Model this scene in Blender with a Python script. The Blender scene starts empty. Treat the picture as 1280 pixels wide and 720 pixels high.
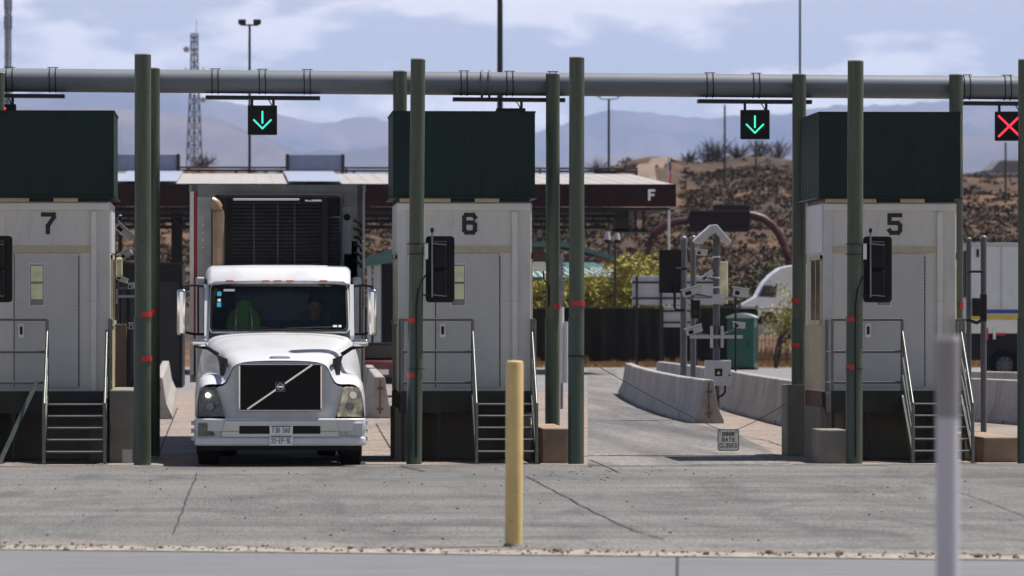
import bpy, bmesh, math, random
from mathutils import Vector, Matrix, noise as mnoise
R = math.radians
random.seed(7)
S = bpy.context.scene
COL = S.collection

# ------------------------------------------------------------------ camera
TH = R(2.73)                      # the lanes run along +Y; the camera looks a little to their right
F = 7120.0                        # focal length in pixels of the 1280 px wide photograph
HZ = 402.0                        # horizon row
cam_d = bpy.data.cameras.new('camera')
cam = bpy.data.objects.new('camera', cam_d); COL.objects.link(cam)
cam.location = (0, 0, 2.0)
cam.rotation_euler = (R(90), 0, -TH)
cam_d.sensor_width = 36.0
cam_d.lens = F * 36.0 / 1280.0
cam_d.shift_y = (HZ - 360.0) / 1280.0
cam_d.clip_start = 0.5; cam_d.clip_end = 80000
cam_d.dof.use_dof = True; cam_d.dof.focus_distance = 85.0; cam_d.dof.aperture_fstop = 4.3
S.camera = cam

# ------------------------------------------------------------------ sky and sun
SUN_EL, SUN_AZ = R(66), R(20)     # azimuth from +X towards +Y: from the right, a little behind the booths
sdir = Vector((math.cos(SUN_EL)*math.cos(SUN_AZ), math.cos(SUN_EL)*math.sin(SUN_AZ), math.sin(SUN_EL)))
W = bpy.data.worlds.new("World"); S.world = W; W.use_nodes = True
wn, wl = W.node_tree.nodes, W.node_tree.links
for n in list(wn): wn.remove(n)
wo = wn.new('ShaderNodeOutputWorld'); bg = wn.new('ShaderNodeBackground')
sky = wn.new('ShaderNodeTexSky'); sky.sky_type = 'NISHITA'; sky.sun_disc = False
sky.sun_elevation = SUN_EL; sky.sun_rotation = math.atan2(sdir.x, sdir.y)
sky.air_density = 1.0; sky.dust_density = 2.2; sky.ozone_density = 3.0; sky.altitude = 1200
bg.inputs['Strength'].default_value = 0.05
# clouds high above the hills, laid out by direction in the sky
tc = wn.new('ShaderNodeTexCoord')
mp = wn.new('ShaderNodeMapping'); mp.inputs['Scale'].default_value = (22, 22, 60); mp.inputs['Location'].default_value = (9.9, 0.1, 3.3)
nz = wn.new('ShaderNodeTexNoise'); nz.inputs['Scale'].default_value = 1.6; nz.inputs['Detail'].default_value = 7; nz.inputs['Roughness'].default_value = 0.5
rp = wn.new('ShaderNodeValToRGB'); rp.color_ramp.elements[0].position = 0.47; rp.color_ramp.elements[1].position = 0.56; rp.color_ramp.elements[0].color = (.42,.42,.42,1); rp.color_ramp.elements[1].color = (1,1,1,1)
cl = wn.new('ShaderNodeMixRGB'); cl.inputs[2].default_value = (24.0, 22.3, 20.4, 1)
mulf = wn.new('ShaderNodeMath'); mulf.operation = 'MULTIPLY'; mulf.inputs[1].default_value = 0.8
wl.new(tc.outputs['Generated'], mp.inputs['Vector']); wl.new(mp.outputs[0], nz.inputs['Vector'])
wl.new(nz.outputs['Fac'], rp.inputs['Fac']); wl.new(rp.outputs['Color'], mulf.inputs[0]); wl.new(mulf.outputs[0], cl.inputs['Fac'])
sx_ = wn.new('ShaderNodeSeparateXYZ'); wl.new(tc.outputs['Generated'], sx_.inputs[0])
fd = wn.new('ShaderNodeMapRange'); fd.inputs['From Min'].default_value = 0.09; fd.inputs['From Max'].default_value = 0.2; fd.inputs['To Min'].default_value = 0.9; fd.inputs['To Max'].default_value = 0.0
wl.new(sx_.outputs['Z'], fd.inputs['Value']); wl.new(fd.outputs[0], mulf.inputs[1])
wl.new(sky.outputs[0], cl.inputs[1]); wl.new(cl.outputs[0], bg.inputs['Color']); wl.new(bg.outputs[0], wo.inputs['Surface'])
sl = bpy.data.lights.new('sun', 'SUN'); sl.energy = 5.0; sl.angle = R(0.53); sl.color = (1.0, 0.95, 0.88)
so = bpy.data.objects.new('sun', sl); COL.objects.link(so)
so.rotation_euler = (-sdir).to_track_quat('-Z', 'Y').to_euler()
S.view_settings.view_transform = 'Standard'; S.view_settings.look = 'None'
S.view_settings.exposure = 0.45; S.view_settings.gamma = 1.0; S.view_settings.use_curve_mapping = False
S.render.engine = 'CYCLES'
S.cycles.use_denoising = True
S.cycles.max_bounces = 8; S.cycles.volume_bounces = 1; S.cycles.caustics_reflective = False; S.cycles.caustics_refractive = False

# ------------------------------------------------------------------ helpers
ct, st = math.cos(TH), math.sin(TH)
def P(px, py, D):
    """The point D metres in front of the camera that the photograph shows at (px, py)."""
    t = (px-640)/F
    return Vector((D*(st+t*ct), D*(ct-t*st), 2.0-(py-HZ)/F*D))
def PG(px, D, z=0.0):
    p = P(px, HZ, D); p.z = z; return p
def PY(px, py, Y):
    t = (px-640)/F
    D = Y/(ct-st*t)
    return P(px, py, D)
def XY(px, Y): return PY(px, HZ, Y).x
def gd(py): return 14240.0/(py-HZ)          # distance of the ground seen at row py
def lerp(a, b, t): return a+(b-a)*t
def interp(tab, x):
    if x <= tab[0][0]: return tab[0][1]
    for (a, b), (c, d) in zip(tab, tab[1:]):
        if x <= c:
            t = (x-a)/(c-a); t = t*t*(3-2*t)*0.5+t*0.5
            return b+(d-b)*t
    return tab[-1][1]

class MB:
    def __init__(s): s.v = []; s.f = []
    def add(s, vs, fs):
        n = len(s.v); s.v += [tuple(v) for v in vs]; s.f += [tuple(n+i for i in f) for f in fs]; return s
    def box(s, x0, x1, y0, y1, z0, z1):
        return s.add([(x0,y0,z0),(x1,y0,z0),(x1,y1,z0),(x0,y1,z0),(x0,y0,z1),(x1,y0,z1),(x1,y1,z1),(x0,y1,z1)],
                     [(0,3,2,1),(4,5,6,7),(0,1,5,4),(1,2,6,5),(2,3,7,6),(3,0,4,7)])
    def obox(s, c, d, m):
        vs = []
        for z in (-1, 1):
            for (x, y) in ((-1,-1),(1,-1),(1,1),(-1,1)):
                vs.append(Vector(c)+m@Vector((x*d[0]/2, y*d[1]/2, z*d[2]/2)))
        return s.add(vs, [(0,3,2,1),(4,5,6,7),(0,1,5,4),(1,2,6,5),(2,3,7,6),(3,0,4,7)])
    def prism(s, poly, axis, a, b):
        def mk(p, t):
            return {'x': (t, p[0], p[1]), 'y': (p[0], t, p[1]), 'z': (p[0], p[1], t)}[axis]
        n = len(poly)
        vs = [mk(p, a) for p in poly]+[mk(p, b) for p in poly]
        fs = [tuple(range(n-1, -1, -1)), tuple(range(n, 2*n))]+[(i, (i+1)%n, n+(i+1)%n, n+i) for i in range(n)]
        return s.add(vs, fs)
    def cyl(s, p0, p1, r0, r1=None, n=12, caps=True):
        if r1 is None: r1 = r0
        p0, p1 = Vector(p0), Vector(p1)
        q = (p1-p0).to_track_quat('Z', 'Y').to_matrix()
        vs = []
        for p, r in ((p0, r0), (p1, r1)):
            for i in range(n):
                a = 2*math.pi*i/n
                vs.append(p+q@Vector((r*math.cos(a), r*math.sin(a), 0)))
        fs = [(i, (i+1)%n, n+(i+1)%n, n+i) for i in range(n)]
        if caps: fs += [tuple(range(n-1, -1, -1)), tuple(range(n, 2*n))]
        return s.add(vs, fs)
    def tube(s, pts, r, n=8):
        pts = [Vector(p) for p in pts]; rings = []
        for i, p in enumerate(pts):
            d = (pts[min(i+1, len(pts)-1)]-pts[max(i-1, 0)]).normalized()
            up = Vector((0.013, 0.007, 1)).normalized() if abs(d.z) < 0.95 else Vector((0, 1, 0.01)).normalized()
            a = d.cross(up).normalized(); b = a.cross(d)
            rr = r[i] if isinstance(r, (list, tuple)) else r
            rings.append([p+a*(rr*math.cos(2*math.pi*k/n))+b*(rr*math.sin(2*math.pi*k/n)) for k in range(n)])
        vs = [v for g in rings for v in g]; fs = []
        for j in range(len(rings)-1):
            for k in range(n):
                fs.append((j*n+k, (j+1)*n+k, (j+1)*n+(k+1)%n, j*n+(k+1)%n))
        fs += [tuple(range(n)), tuple(range(len(vs)-1, len(vs)-1-n, -1))]
        return s.add(vs, fs)
    def loft(s, secs, close=False):
        n = len(secs[0]); vs = [v for g in secs for v in g]; fs = []
        for j in range(len(secs)-1):
            for k in range(n if close else n-1):
                fs.append((j*n+k, j*n+(k+1)%n, (j+1)*n+(k+1)%n, (j+1)*n+k))
        return s.add(vs, fs)
    def arc(s, cx, cy, r, t, a0, a1, z0, z1, n=10):
        """a curved sheet of thickness t round a vertical axis"""
        o = []
        for i in range(n+1):
            a = R(lerp(a0, a1, i/n)); o.append((cx+r*math.cos(a), cy+r*math.sin(a)))
        inn = []
        for i in range(n, -1, -1):
            a = R(lerp(a0, a1, i/n)); inn.append((cx+(r-t)*math.cos(a), cy+(r-t)*math.sin(a)))
        for i in range(n):
            q = [o[i], o[i+1], inn[n-i-1], inn[n-i]]
            s.prism(q, 'z', z0, z1)
        return s
    def ico(s, c, r, sub=1, sc=(1,1,1), jit=0.0):
        bm = bmesh.new(); bmesh.ops.create_icosphere(bm, subdivisions=sub, radius=1.0)
        vs = [Vector(c)+Vector((v.co.x*r*sc[0], v.co.y*r*sc[1], v.co.z*r*sc[2]))*(1+random.uniform(-jit, jit)) for v in bm.verts]
        fs = [[v.index for v in f.verts] for f in bm.faces]; bm.free()
        return s.add(vs, fs)
    def build(s, name, m, parent=None, bevel=0, smooth=False, sub=0, world=False, seg=2):
        me = bpy.data.meshes.new(name)
        vs = s.v
        if world and parent is not None:
            r = parent
            while r.parent: r = r.parent
            L = r.location; vs = [(v[0]-L.x, v[1]-L.y, v[2]-L.z) for v in vs]
        me.from_pydata(vs, [], s.f)
        bm = bmesh.new(); bm.from_mesh(me); bmesh.ops.recalc_face_normals(bm, faces=bm.faces); bm.to_mesh(me); bm.free()
        for mm in (m if isinstance(m, (list, tuple)) else [m]): me.materials.append(mm)
        if smooth:
            for p in me.polygons: p.use_smooth = True
            try: me.set_sharp_from_angle(angle=R(smooth if smooth is not True else 40))
            except Exception: pass
        o = bpy.data.objects.new(name, me); COL.objects.link(o)
        if parent is not None: o.parent = parent
        if bevel:
            b = o.modifiers.new('bevel', 'BEVEL'); b.width = bevel; b.segments = seg; b.limit_method = 'ANGLE'; b.angle_limit = R(40)
            b.harden_normals = False
        if sub:
            d = o.modifiers.new('sub', 'SUBSURF'); d.levels = sub; d.render_levels = sub
        return o

def tag(o, label, cat, group=None, kind=None):
    if label: o['label'] = label
    if cat: o['category'] = cat
    if group: o['group'] = group
    if kind: o['kind'] = kind
    return o
def struct(o): o['kind'] = 'structure'; return o
def thing(name, label, cat, loc=(0,0,0), rz=0, group=None):
    o = bpy.data.objects.new(name, None); COL.objects.link(o); o.empty_display_size = 0.2
    o.location = loc; o.rotation_euler = (0, 0, rz)
    return tag(o, label, cat, group)
def copy_tree(o, parent=None):
    c = o.copy(); COL.objects.link(c)
    if parent is not None: c.parent = parent
    for ch in [x for x in bpy.data.objects if x.parent == o]: copy_tree(ch, c)
    return c
def dup(o, loc, label, rz=None, group=None):
    c = copy_tree(o); c.location = loc
    if rz is not None: c.rotation_euler = (0, 0, rz)
    c['label'] = label
    if group: c['group'] = group
    return c

# ------------------------------------------------------------------ materials
def mat(name, col, rough=0.6, metal=0.0, var=0.12, scale=3.0, bump=0.0, bscale=60.0, stretch=(1,1,1), col2=None,
        lo=0.35, hi=0.65, coat=0.0, detail=6, world=False, spec=None, fine=0.0, fscale=200.0, fst=(1,1,1), stain_shade=None):
    m = bpy.data.materials.new(name); m.use_nodes = True
    N, L = m.node_tree.nodes, m.node_tree.links
    b = N['Principled BSDF']
    b.inputs['Roughness'].default_value = rough; b.inputs['Metallic'].default_value = metal
    if coat: b.inputs['Coat Weight'].default_value = coat; b.inputs['Coat Roughness'].default_value = 0.06
    if spec is not None: b.inputs['Specular IOR Level'].default_value = spec
    t = N.new('ShaderNodeTexCoord'); mp = N.new('ShaderNodeMapping'); mp.inputs['Scale'].default_value = stretch
    L.new(t.outputs['Object'], mp.inputs['Vector'])
    nt = N.new('ShaderNodeTexNoise'); nt.inputs['Scale'].default_value = scale; nt.inputs['Detail'].default_value = detail; nt.inputs['Roughness'].default_value = 0.6
    L.new(mp.outputs[0], nt.inputs['Vector'])
    r = N.new('ShaderNodeValToRGB'); r.color_ramp.elements[0].position = lo; r.color_ramp.elements[1].position = hi
    c2 = col2 if col2 else tuple(min(1, c*(1+var)) for c in col); c1 = col if col2 else tuple(c*(1-var) for c in col)
    r.color_ramp.elements[0].color = (*c1, 1); r.color_ramp.elements[1].color = (*c2, 1)
    L.new(nt.outputs['Fac'], r.inputs['Fac'])
    out = r.outputs['Color']
    if fine:
        n3 = N.new('ShaderNodeTexNoise'); n3.inputs['Scale'].default_value = fscale; n3.inputs['Detail'].default_value = 3
        mf = N.new('ShaderNodeMapping'); mf.inputs['Scale'].default_value = fst
        L.new(t.outputs['Object'], mf.inputs['Vector']); L.new(mf.outputs[0], n3.inputs['Vector'])
        mr = N.new('ShaderNodeMapRange'); mr.inputs['From Min'].default_value = 0.3; mr.inputs['From Max'].default_value = 0.7
        mr.inputs['To Min'].default_value = 1-fine; mr.inputs['To Max'].default_value = 1+fine
        L.new(n3.outputs['Fac'], mr.inputs['Value'])
        mx = N.new('ShaderNodeVectorMath'); mx.operation = 'SCALE'
        L.new(out, mx.inputs[0]); L.new(mr.outputs[0], mx.inputs['Scale']); out = mx.outputs[0]
    if stain_shade:                                   # worn and oil-darkened patches with ragged outlines
        for (sc_, st_, amt, a_, b_) in stain_shade:
            m4 = N.new('ShaderNodeMapping'); m4.inputs['Scale'].default_value = st_; m4.inputs['Rotation'].default_value = (0, 0, 0.35)
            n4 = N.new('ShaderNodeTexNoise'); n4.inputs['Scale'].default_value = sc_; n4.inputs['Detail'].default_value = 9; n4.inputs['Roughness'].default_value = 0.65; n4.inputs['Distortion'].default_value = 1.2
            L.new(t.outputs['Object'], m4.inputs['Vector']); L.new(m4.outputs[0], n4.inputs['Vector'])
            q4 = N.new('ShaderNodeMapRange'); q4.inputs['From Min'].default_value = a_; q4.inputs['From Max'].default_value = b_
            q4.inputs['To Min'].default_value = 1.0; q4.inputs['To Max'].default_value = 1-amt
            L.new(n4.outputs['Fac'], q4.inputs['Value'])
            x4 = N.new('ShaderNodeVectorMath'); x4.operation = 'SCALE'; L.new(out, x4.inputs[0]); L.new(q4.outputs[0], x4.inputs['Scale']); out = x4.outputs[0]
    L.new(out, b.inputs['Base Color'])
    if bump:
        n2 = N.new('ShaderNodeTexNoise'); n2.inputs['Scale'].default_value = bscale; n2.inputs['Detail'].default_value = 4
        L.new(t.outputs['Object'], n2.inputs['Vector'])
        bp = N.new('ShaderNodeBump'); bp.inputs['Strength'].default_value = bump; bp.inputs['Distance'].default_value = 0.02
        L.new(n2.outputs['Fac'], bp.inputs['Height']); L.new(bp.outputs[0], b.inputs['Normal'])
    return m
def glow(name, col, e):
    m = mat(name, tuple(c*0.3 for c in col), 0.4)
    b = m.node_tree.nodes['Principled BSDF']
    b.inputs['Emission Color'].default_value = (*col, 1); b.inputs['Emission Strength'].default_value = e
    return m
def glass(name, col, alpha, rough=0.03):
    m = mat(name, col, rough, var=0.05)
    m.node_tree.nodes['Principled BSDF'].inputs['Alpha'].default_value = alpha
    return m

M = {}
M['pink'] = mat('pink_concrete', (0.245,0.195,0.165), 0.9, var=0.16, scale=0.5, bump=0.15, bscale=25, fine=0.22, fscale=14, fst=(1,0.1,1), stain_shade=[(0.7, (1,0.12,1), 0.25, .54, .64)])
M['lane'] = mat('lane_concrete', (0.105,0.098,0.096), 0.85, col2=(0.205,0.19,0.18), scale=0.55, stretch=(1.6,0.06,1), lo=0.33, hi=0.62, bump=0.1, bscale=30, fine=0.25, fscale=14, fst=(1,0.1,1), stain_shade=[(0.6, (1,0.05,1), 0.35, .48, .62)])
M['apron'] = mat('apron_concrete', (0.100,0.097,0.092), 0.85, col2=(0.185,0.178,0.169), scale=0.42, lo=0.3, hi=0.7, detail=12, stretch=(0.3,1.0,1), bump=0.35, bscale=9, fine=0.36, fscale=34, fst=(1,0.12,1), stain_shade=[(0.5, (1,0.22,1), 0.30, .50, .62), (1.3, (1,0.15,1), 0.18, .52, .60), (0.35, (0.25,1.2,1), 0.16, .5, .58)])
M['rear'] = mat('rear_road', (0.20,0.188,0.186), 0.9, var=0.1, scale=0.15)
M['gutter'] = mat('gutter_concrete', (0.15,0.152,0.162), 0.8, var=0.16, scale=1.5, stretch=(0.4,3,1), fine=0.06, fscale=60)
M['stain_shade'] = mat('painted_lane_shade', (0.018,0.017,0.017), 0.8, var=0.4, scale=1.2)  # near-black colour standing in for the shade below the truck
M['edge'] = mat('crumbled_edge', (0.18,0.15,0.125), 0.95, col2=(0.40,0.36,0.30), scale=5, stretch=(1,1.4,1), lo=0.38, hi=0.6, bump=0.6, bscale=30)
M['crack'] = mat('joint_sealant', (0.045,0.04,0.038), 0.9, var=0.4, scale=3)
M['dirt'] = mat('desert_dirt', (0.26,0.17,0.11), 0.95, var=0.3, scale=0.05, fine=0.25, fscale=1.5)
M['green'] = mat('green_post_paint', (0.072,0.092,0.062), 0.5, var=0.2, scale=2.0, stretch=(6,6,0.6), fine=0.08, fscale=25, stain_shade=[(9, (1,1,.4), 0.3, .60, .68)])
M['guard'] = mat('teal_green_steel', (0.032,0.065,0.052), 0.35, var=0.2, scale=2.5, stretch=(6,6,0.6))
M['red'] = mat('red_reflective_tape', (0.55,0.008,0.012), 0.35, var=0.1)
M['rail'] = mat('dark_green_rail_paint', (0.055,0.065,0.055), 0.3, spec=1.0, var=0.2, scale=8)
M['step'] = mat('worn_steel_tread', (0.055,0.055,0.052), 0.45, var=0.35, scale=14)
M['galv'] = mat('galvanised_steel', (0.20,0.205,0.215), 0.4, 0.4, var=0.15, scale=6)
M['poleg'] = mat('dull_grey_pole', (0.085,0.09,0.10), 0.5, 0.2, var=0.15, scale=4)
M['pipe'] = mat('grey_painted_pipe', (0.165,0.185,0.21), 0.5, var=0.1, scale=1.5, stretch=(0.5,3,3))
M['black'] = mat('black_plastic', (0.009,0.009,0.009), 0.5, var=0.2, spec=0.25)
M['dark'] = mat('dark_steel', (0.022,0.022,0.022), 0.5, var=0.2, spec=0.3)
M['wall'] = mat('booth_grey_enamel', (0.65,0.635,0.595), 0.5, var=0.07, scale=1.2, stretch=(1,1,0.5), fine=0.03, fscale=30, stain_shade=[(5, (1,1,.18), 0.12, .54, .66)])
M['door'] = mat('booth_door_grey', (0.55,0.545,0.53), 0.45, var=0.05, scale=1.5, fine=0.03, fscale=40)
M['trim'] = mat('booth_trim_grey', (0.72,0.71,0.67), 0.45, var=0.06, scale=3)
M['beige'] = mat('beige_metal', (0.52,0.45,0.30), 0.5, var=0.12, scale=5)
M['cream'] = mat('cream_window_film', (0.80,0.78,0.48), 0.25, var=0.25, scale=3.5)
M['wpanel'] = mat('white_enamel_panel', (0.60,0.60,0.61), 0.35, var=0.05)
M['digit'] = mat('black_vinyl', (0.01,0.01,0.014), 0.5, var=0.1)
M['bglass'] = mat('black_window_glass', (0.008,0.009,0.010), 0.06, var=0.1)
M['lglass'] = mat('light_window_glass', (0.12,0.14,0.14), 0.08, var=0.4, scale=1.5)
M['conc'] = mat('weathered_concrete', (0.23,0.215,0.185), 0.9, var=0.18, scale=1.6, bump=0.3, bscale=30, fine=0.08, fscale=40, stretch=(1,1,0.7))
M['barrier'] = mat('pale_barrier_concrete', (0.21,0.19,0.165), 0.85, col2=(0.36,0.34,0.32), scale=0.9, lo=0.25, hi=0.55, bump=0.2, bscale=30, fine=0.08, fscale=16, stretch=(1,1,0.8), stain_shade=[(2.2, (1,1,.35), 0.3, .55, .66)])
M['tanconc'] = mat('tan_concrete', (0.29,0.21,0.15), 0.9, var=0.2, scale=3, bump=0.3)
M['brick'] = mat('red_brown_band', (0.13,0.055,0.04), 0.8, var=0.2, scale=4)
M['white'] = mat('white_truck_paint', (0.56,0.565,0.585), 0.32, col2=(0.66,0.67,0.70), scale=2.2, lo=0.25, hi=0.5, coat=0.35, fine=0.03, fscale=35)
M['twhite'] = mat('dusty_white_panel', (0.55,0.56,0.57), 0.4, var=0.10, scale=3)
M['chrome'] = mat('chrome', (0.75,0.76,0.78), 0.12, 1.0, var=0.03)
M['silver'] = mat('silver_trim', (0.45,0.46,0.47), 0.3, 0.8, var=0.05)
M['tyre'] = mat('tyre_rubber', (0.010,0.0095,0.009), 0.9, spec=0.2, var=0.2, bump=0.3, bscale=60)
M['amber'] = mat('amber_lens', (0.55,0.16,0.05), 0.25, var=0.1)
M['lampglass'] = mat('headlamp_lens', (0.09,0.09,0.07), 0.1, var=0.7, scale=9, coat=0.8)
M['lampamber'] = mat('headlamp_amber', (0.14,0.12,0.08), 0.12, col2=(0.80,0.72,0.48), scale=5, coat=0.8)
M['lampon'] = glow('lit_headlamp', (1.0,0.97,0.85), 4.0)
M['stack'] = mat('heat_tanned_exhaust', (0.30,0.21,0.14), 0.45, 0.3, var=0.15, scale=4)
M['reefer'] = mat('black_reefer_grille', (0.007,0.007,0.007), 0.5, var=0.2, spec=0.2)
M['louvre'] = mat('louvre_grey', (0.025,0.025,0.026), 0.4, var=0.2)
M['trailer'] = mat('trailer_aluminium', (0.22,0.22,0.21), 0.4, 0.3, var=0.25, scale=2.5)
M['interior'] = mat('cab_interior', (0.10,0.12,0.13), 0.8, var=0.3)
M['windscreen'] = glass('tinted_windscreen', (0.004,0.007,0.008), 0.42, 0.03)
M['hivis'] = mat('hi_vis_green', (0.17,0.44,0.09), 0.7, var=0.15)
M['skin'] = mat('skin', (0.22,0.12,0.08), 0.6, var=0.05)
M['hair'] = mat('dark_hair', (0.02,0.014,0.01), 0.7)
M['shirt'] = mat('dark_blue_shirt', (0.03,0.035,0.06), 0.8)
M['corr'] = mat('dark_green_corrugated', (0.018,0.036,0.032), 0.6, spec=0.15, var=0.12, scale=1.5, stretch=(1,1,0.3))
M['gled'] = glow('green_led', (0.05,0.80,0.50), 1.0)
M['rled'] = glow('red_led', (1.0,0.03,0.06), 1.3)
M['maroon'] = mat('maroon_steel', (0.06,0.014,0.012), 0.5, var=0.15)
M['fascia'] = mat('dark_maroon_fascia', (0.022,0.007,0.006), 0.6, spec=0.2, var=0.15)
M['roofwhite'] = mat('pale_metal_roof', (0.40,0.37,0.345), 0.5, var=0.06, stretch=(1,0.1,1), scale=1)
M['roofblue'] = mat('bluish_roof_light', (0.36,0.40,0.50), 0.35, var=0.06)
M['screenblue'] = mat('blue_grey_screen', (0.16,0.19,0.30), 0.5, var=0.08)
M['fascialetter'] = mat('white_letter', (0.85,0.82,0.8), 0.5)
M['hill'] = mat('dry_hill_soil', (0.030,0.017,0.009), 0.95, col2=(0.15,0.072,0.029), scale=0.03, lo=0.40, hi=0.64, detail=14, fine=0.5, fscale=0.7)
M['track'] = mat('dirt_track', (0.20,0.14,0.105), 0.95, var=0.2, scale=0.3)
M['brush'] = mat('dry_brush', (0.026,0.019,0.011), 0.95, col2=(0.085,0.054,0.027), scale=0.12)
M['twig'] = mat('bare_twigs', (0.075,0.055,0.045), 0.9)
M['mount'] = mat('mountain_rock', (0.02,0.022,0.025), 0.95, col2=(0.17,0.125,0.095), scale=0.0011, detail=10)
M['leafy'] = mat('palo_verde_leaf', (0.20,0.19,0.025), 0.7, col2=(0.42,0.37,0.055), scale=1.2)
M['leafd'] = mat('dull_olive_leaf', (0.06,0.06,0.02), 0.8, col2=(0.11,0.10,0.035), scale=1)
M['bark'] = mat('bark', (0.06,0.045,0.03), 0.9)
M['drygrass'] = mat('dry_grass', (0.33,0.17,0.06), 0.9, col2=(0.48,0.30,0.13), scale=2)
M['gravel'] = mat('pale_gravel', (0.42,0.40,0.37), 0.9, var=0.1, scale=1)
M['stone'] = mat('loose_stone', (0.17,0.12,0.09), 0.9, var=0.6, scale=20)
M['tealroof'] = mat('teal_metal_roof', (0.05,0.13,0.12), 0.4, var=0.1)
M['tealstripe'] = mat('pale_teal_panel', (0.34,0.42,0.40), 0.45, var=0.1)  # pale teal of the roof stripes and the toilet roof
M['brownwall'] = mat('brown_stucco', (0.085,0.045,0.03), 0.9, var=0.15)
M['toilet'] = mat('teal_plastic', (0.006,0.085,0.06), 0.45, var=0.1)
M['screen'] = mat('dark_mesh_screen', (0.010,0.009,0.006), 0.9, col2=(0.034,0.029,0.016), scale=0.7, spec=0.1, stretch=(3,3,0.3))
M['signback'] = mat('grey_sign_back', (0.40,0.41,0.44), 0.4, 0.2, var=0.06)
M['camwhite'] = mat('camera_white', (0.42,0.43,0.45), 0.4, var=0.06)
M['yellow'] = mat('yellow_bollard_plastic', (0.66,0.49,0.21), 0.55, var=0.08, scale=6, stretch=(1,1,0.4), stain_shade=[(14, (1,1,.5), 0.22, .58, .66)])
M['postwhite'] = mat('white_marker_plastic', (0.55,0.545,0.60), 0.45, var=0.04)
M['postgrey'] = mat('grey_post_plastic', (0.27,0.27,0.28), 0.5, var=0.05)  # plain grey of the band near the top of the post
M['signwhite'] = mat('sign_white', (0.88,0.89,0.89), 0.4, var=0.04)
M['blue'] = mat('blue_stripe', (0.02,0.05,0.22), 0.4)
M['ystripe'] = mat('yellow_stripe', (0.55,0.40,0.03), 0.4)
M['redcar'] = mat('dark_red_paint', (0.10,0.006,0.010), 0.3, coat=0.5)
M['flag'] = mat('flag_red', (0.45,0.05,0.07), 0.8)
M['flagb'] = mat('flag_blue', (0.05,0.06,0.2), 0.8)
M['farb'] = mat('far_grey_wall', (0.20,0.19,0.19), 0.9)
M['cyan'] = mat('cyan_sticker', (0.05,0.35,0.5), 0.4)
M['paper'] = mat('white_sticker', (0.75,0.75,0.72), 0.5)
M['scrap'] = mat('grey_paper', (0.45,0.46,0.48), 0.8)

def fan(name, parts, m, parent=None): return parts.build(name, m, parent)

# ------------------------------------------------------------------ ground and roads
g = MB()
nx, ny = 24, 30
xs = [-9000+18000*i/nx for i in range(nx+1)]; ys = [-300, 20, 60, 120, 200, 300]+[300+(34000-300)*(j/24)**1.9 for j in range(1, 25)]
vs = [(x, y, -0.03) for y in ys for x in xs]
g.add(vs, [(j*(nx+1)+i, j*(nx+1)+i+1, (j+1)*(nx+1)+i+1, (j+1)*(nx+1)+i) for j in range(len(ys)-1) for i in range(nx)])
struct(g.build('ground', M['dirt']))
def sheet(name, pts, m, z, nsub=1):
    o = MB().add([(p[0], p[1], z) for p in pts], [tuple(range(len(pts)))]).build(name, m)
    return struct(o)
APY = 79.3
A = PG(-600, 51.6); B = PG(1900, 47.2)             # the broken edge in front
sheet('road_apron', [(A.x, A.y), (B.x, B.y), (60, APY), (-60, APY)], M['apron'], 0.004)
sheet('gutter', [(A.x-8, 20), (B.x+8, 20), (B.x, B.y-0.7), (A.x, A.y-0.7)], M['gutter'], 0.004)
# crumbled strip between apron and gutter, uneven
e = MB(); n = 260; up, dn = [], []
for i in range(n+1):
    t = i/n; p = lerp(A, B, t)
    up.append((p.x, p.y+0.35+0.55*mnoise.noise(Vector((i*0.35, 0, 0)))+0.3*mnoise.noise(Vector((i*1.7, 3, 0))), 0.008))
    dn.append((p.x, p.y-0.62+0.05*mnoise.noise(Vector((i*0.9, 9, 0))), 0.008))
e.loft([up, dn]); struct(e.build('road_edge', M['edge']))
sheet('lane_pavement', [(-60, APY), (60, APY), (60, 160), (-60, 160)], M['pink'], 0.004)
lp = [(735, 583), (992, 583), (955, 560), (905, 536), (868, 531), (836, 523), (808, 511), (777, 496), (770, 462), (735, 462)]
sheet('lane_surface', [tuple(PG(a, gd(b)).xy) for a, b in lp], M['lane'], 0.010)
sheet('rear_road', [(-80, 160), (90, 160), (90, 251), (-80, 251)], M['rear'], 0.004)
sheet('lane_shade', [(XY(247, 79.6), 79.7), (XY(458, 79.6), 79.7), (XY(458, 79.6)-.05, 108), (XY(247, 79.6)+.05, 108)], M['stain_shade'], 0.012)  # dark sheet added to deepen the truck's shade on the lane
def strip(px_pts, w, name='road_joint', z=0.015):
    pts = [PG(a, gd(b)) for a, b in px_pts]
    fine = []
    for a, b in zip(pts, pts[1:]):
        k = max(2, int((b-a).length/0.35))
        fine += [lerp(a, b, i/k) for i in range(k)]
    fine.append(pts[-1]); L_, R_ = [], []
    for i, p in enumerate(fine):
        d = (fine[min(i+1, len(fine)-1)]-fine[max(0, i-1)]).normalized(); nrm = Vector((-d.y, d.x, 0))
        j = 0.02*mnoise.noise(Vector((p.x*0.9, p.y*0.9, 3)))+0.006*mnoise.noise(Vector((p.x*5, p.y*5, 4))); ww = w*(0.75+0.5*mnoise.noise(Vector((p.x*3, p.y*3, 8))))
        L_.append(p+nrm*(j+ww/2)+Vector((0,0,z))); R_.append(p+nrm*(j-ww/2)+Vector((0,0,z)))
    struct(MB().loft([L_, R_]).build(name, M['crack']))
strip([(-60, 590.5), (300, 586.8), (640, 584), (1340, 583)], 0.03)
strip([(247, 592), (235, 620), (217, 668)], 0.02)
strip([(657, 596), (700, 618), (740, 640), (790, 664), (830, 675)], 0.024)
strip([(1056, 590), (1120, 597), (1180, 609), (1225, 625), (1290, 650)], 0.016)
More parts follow.
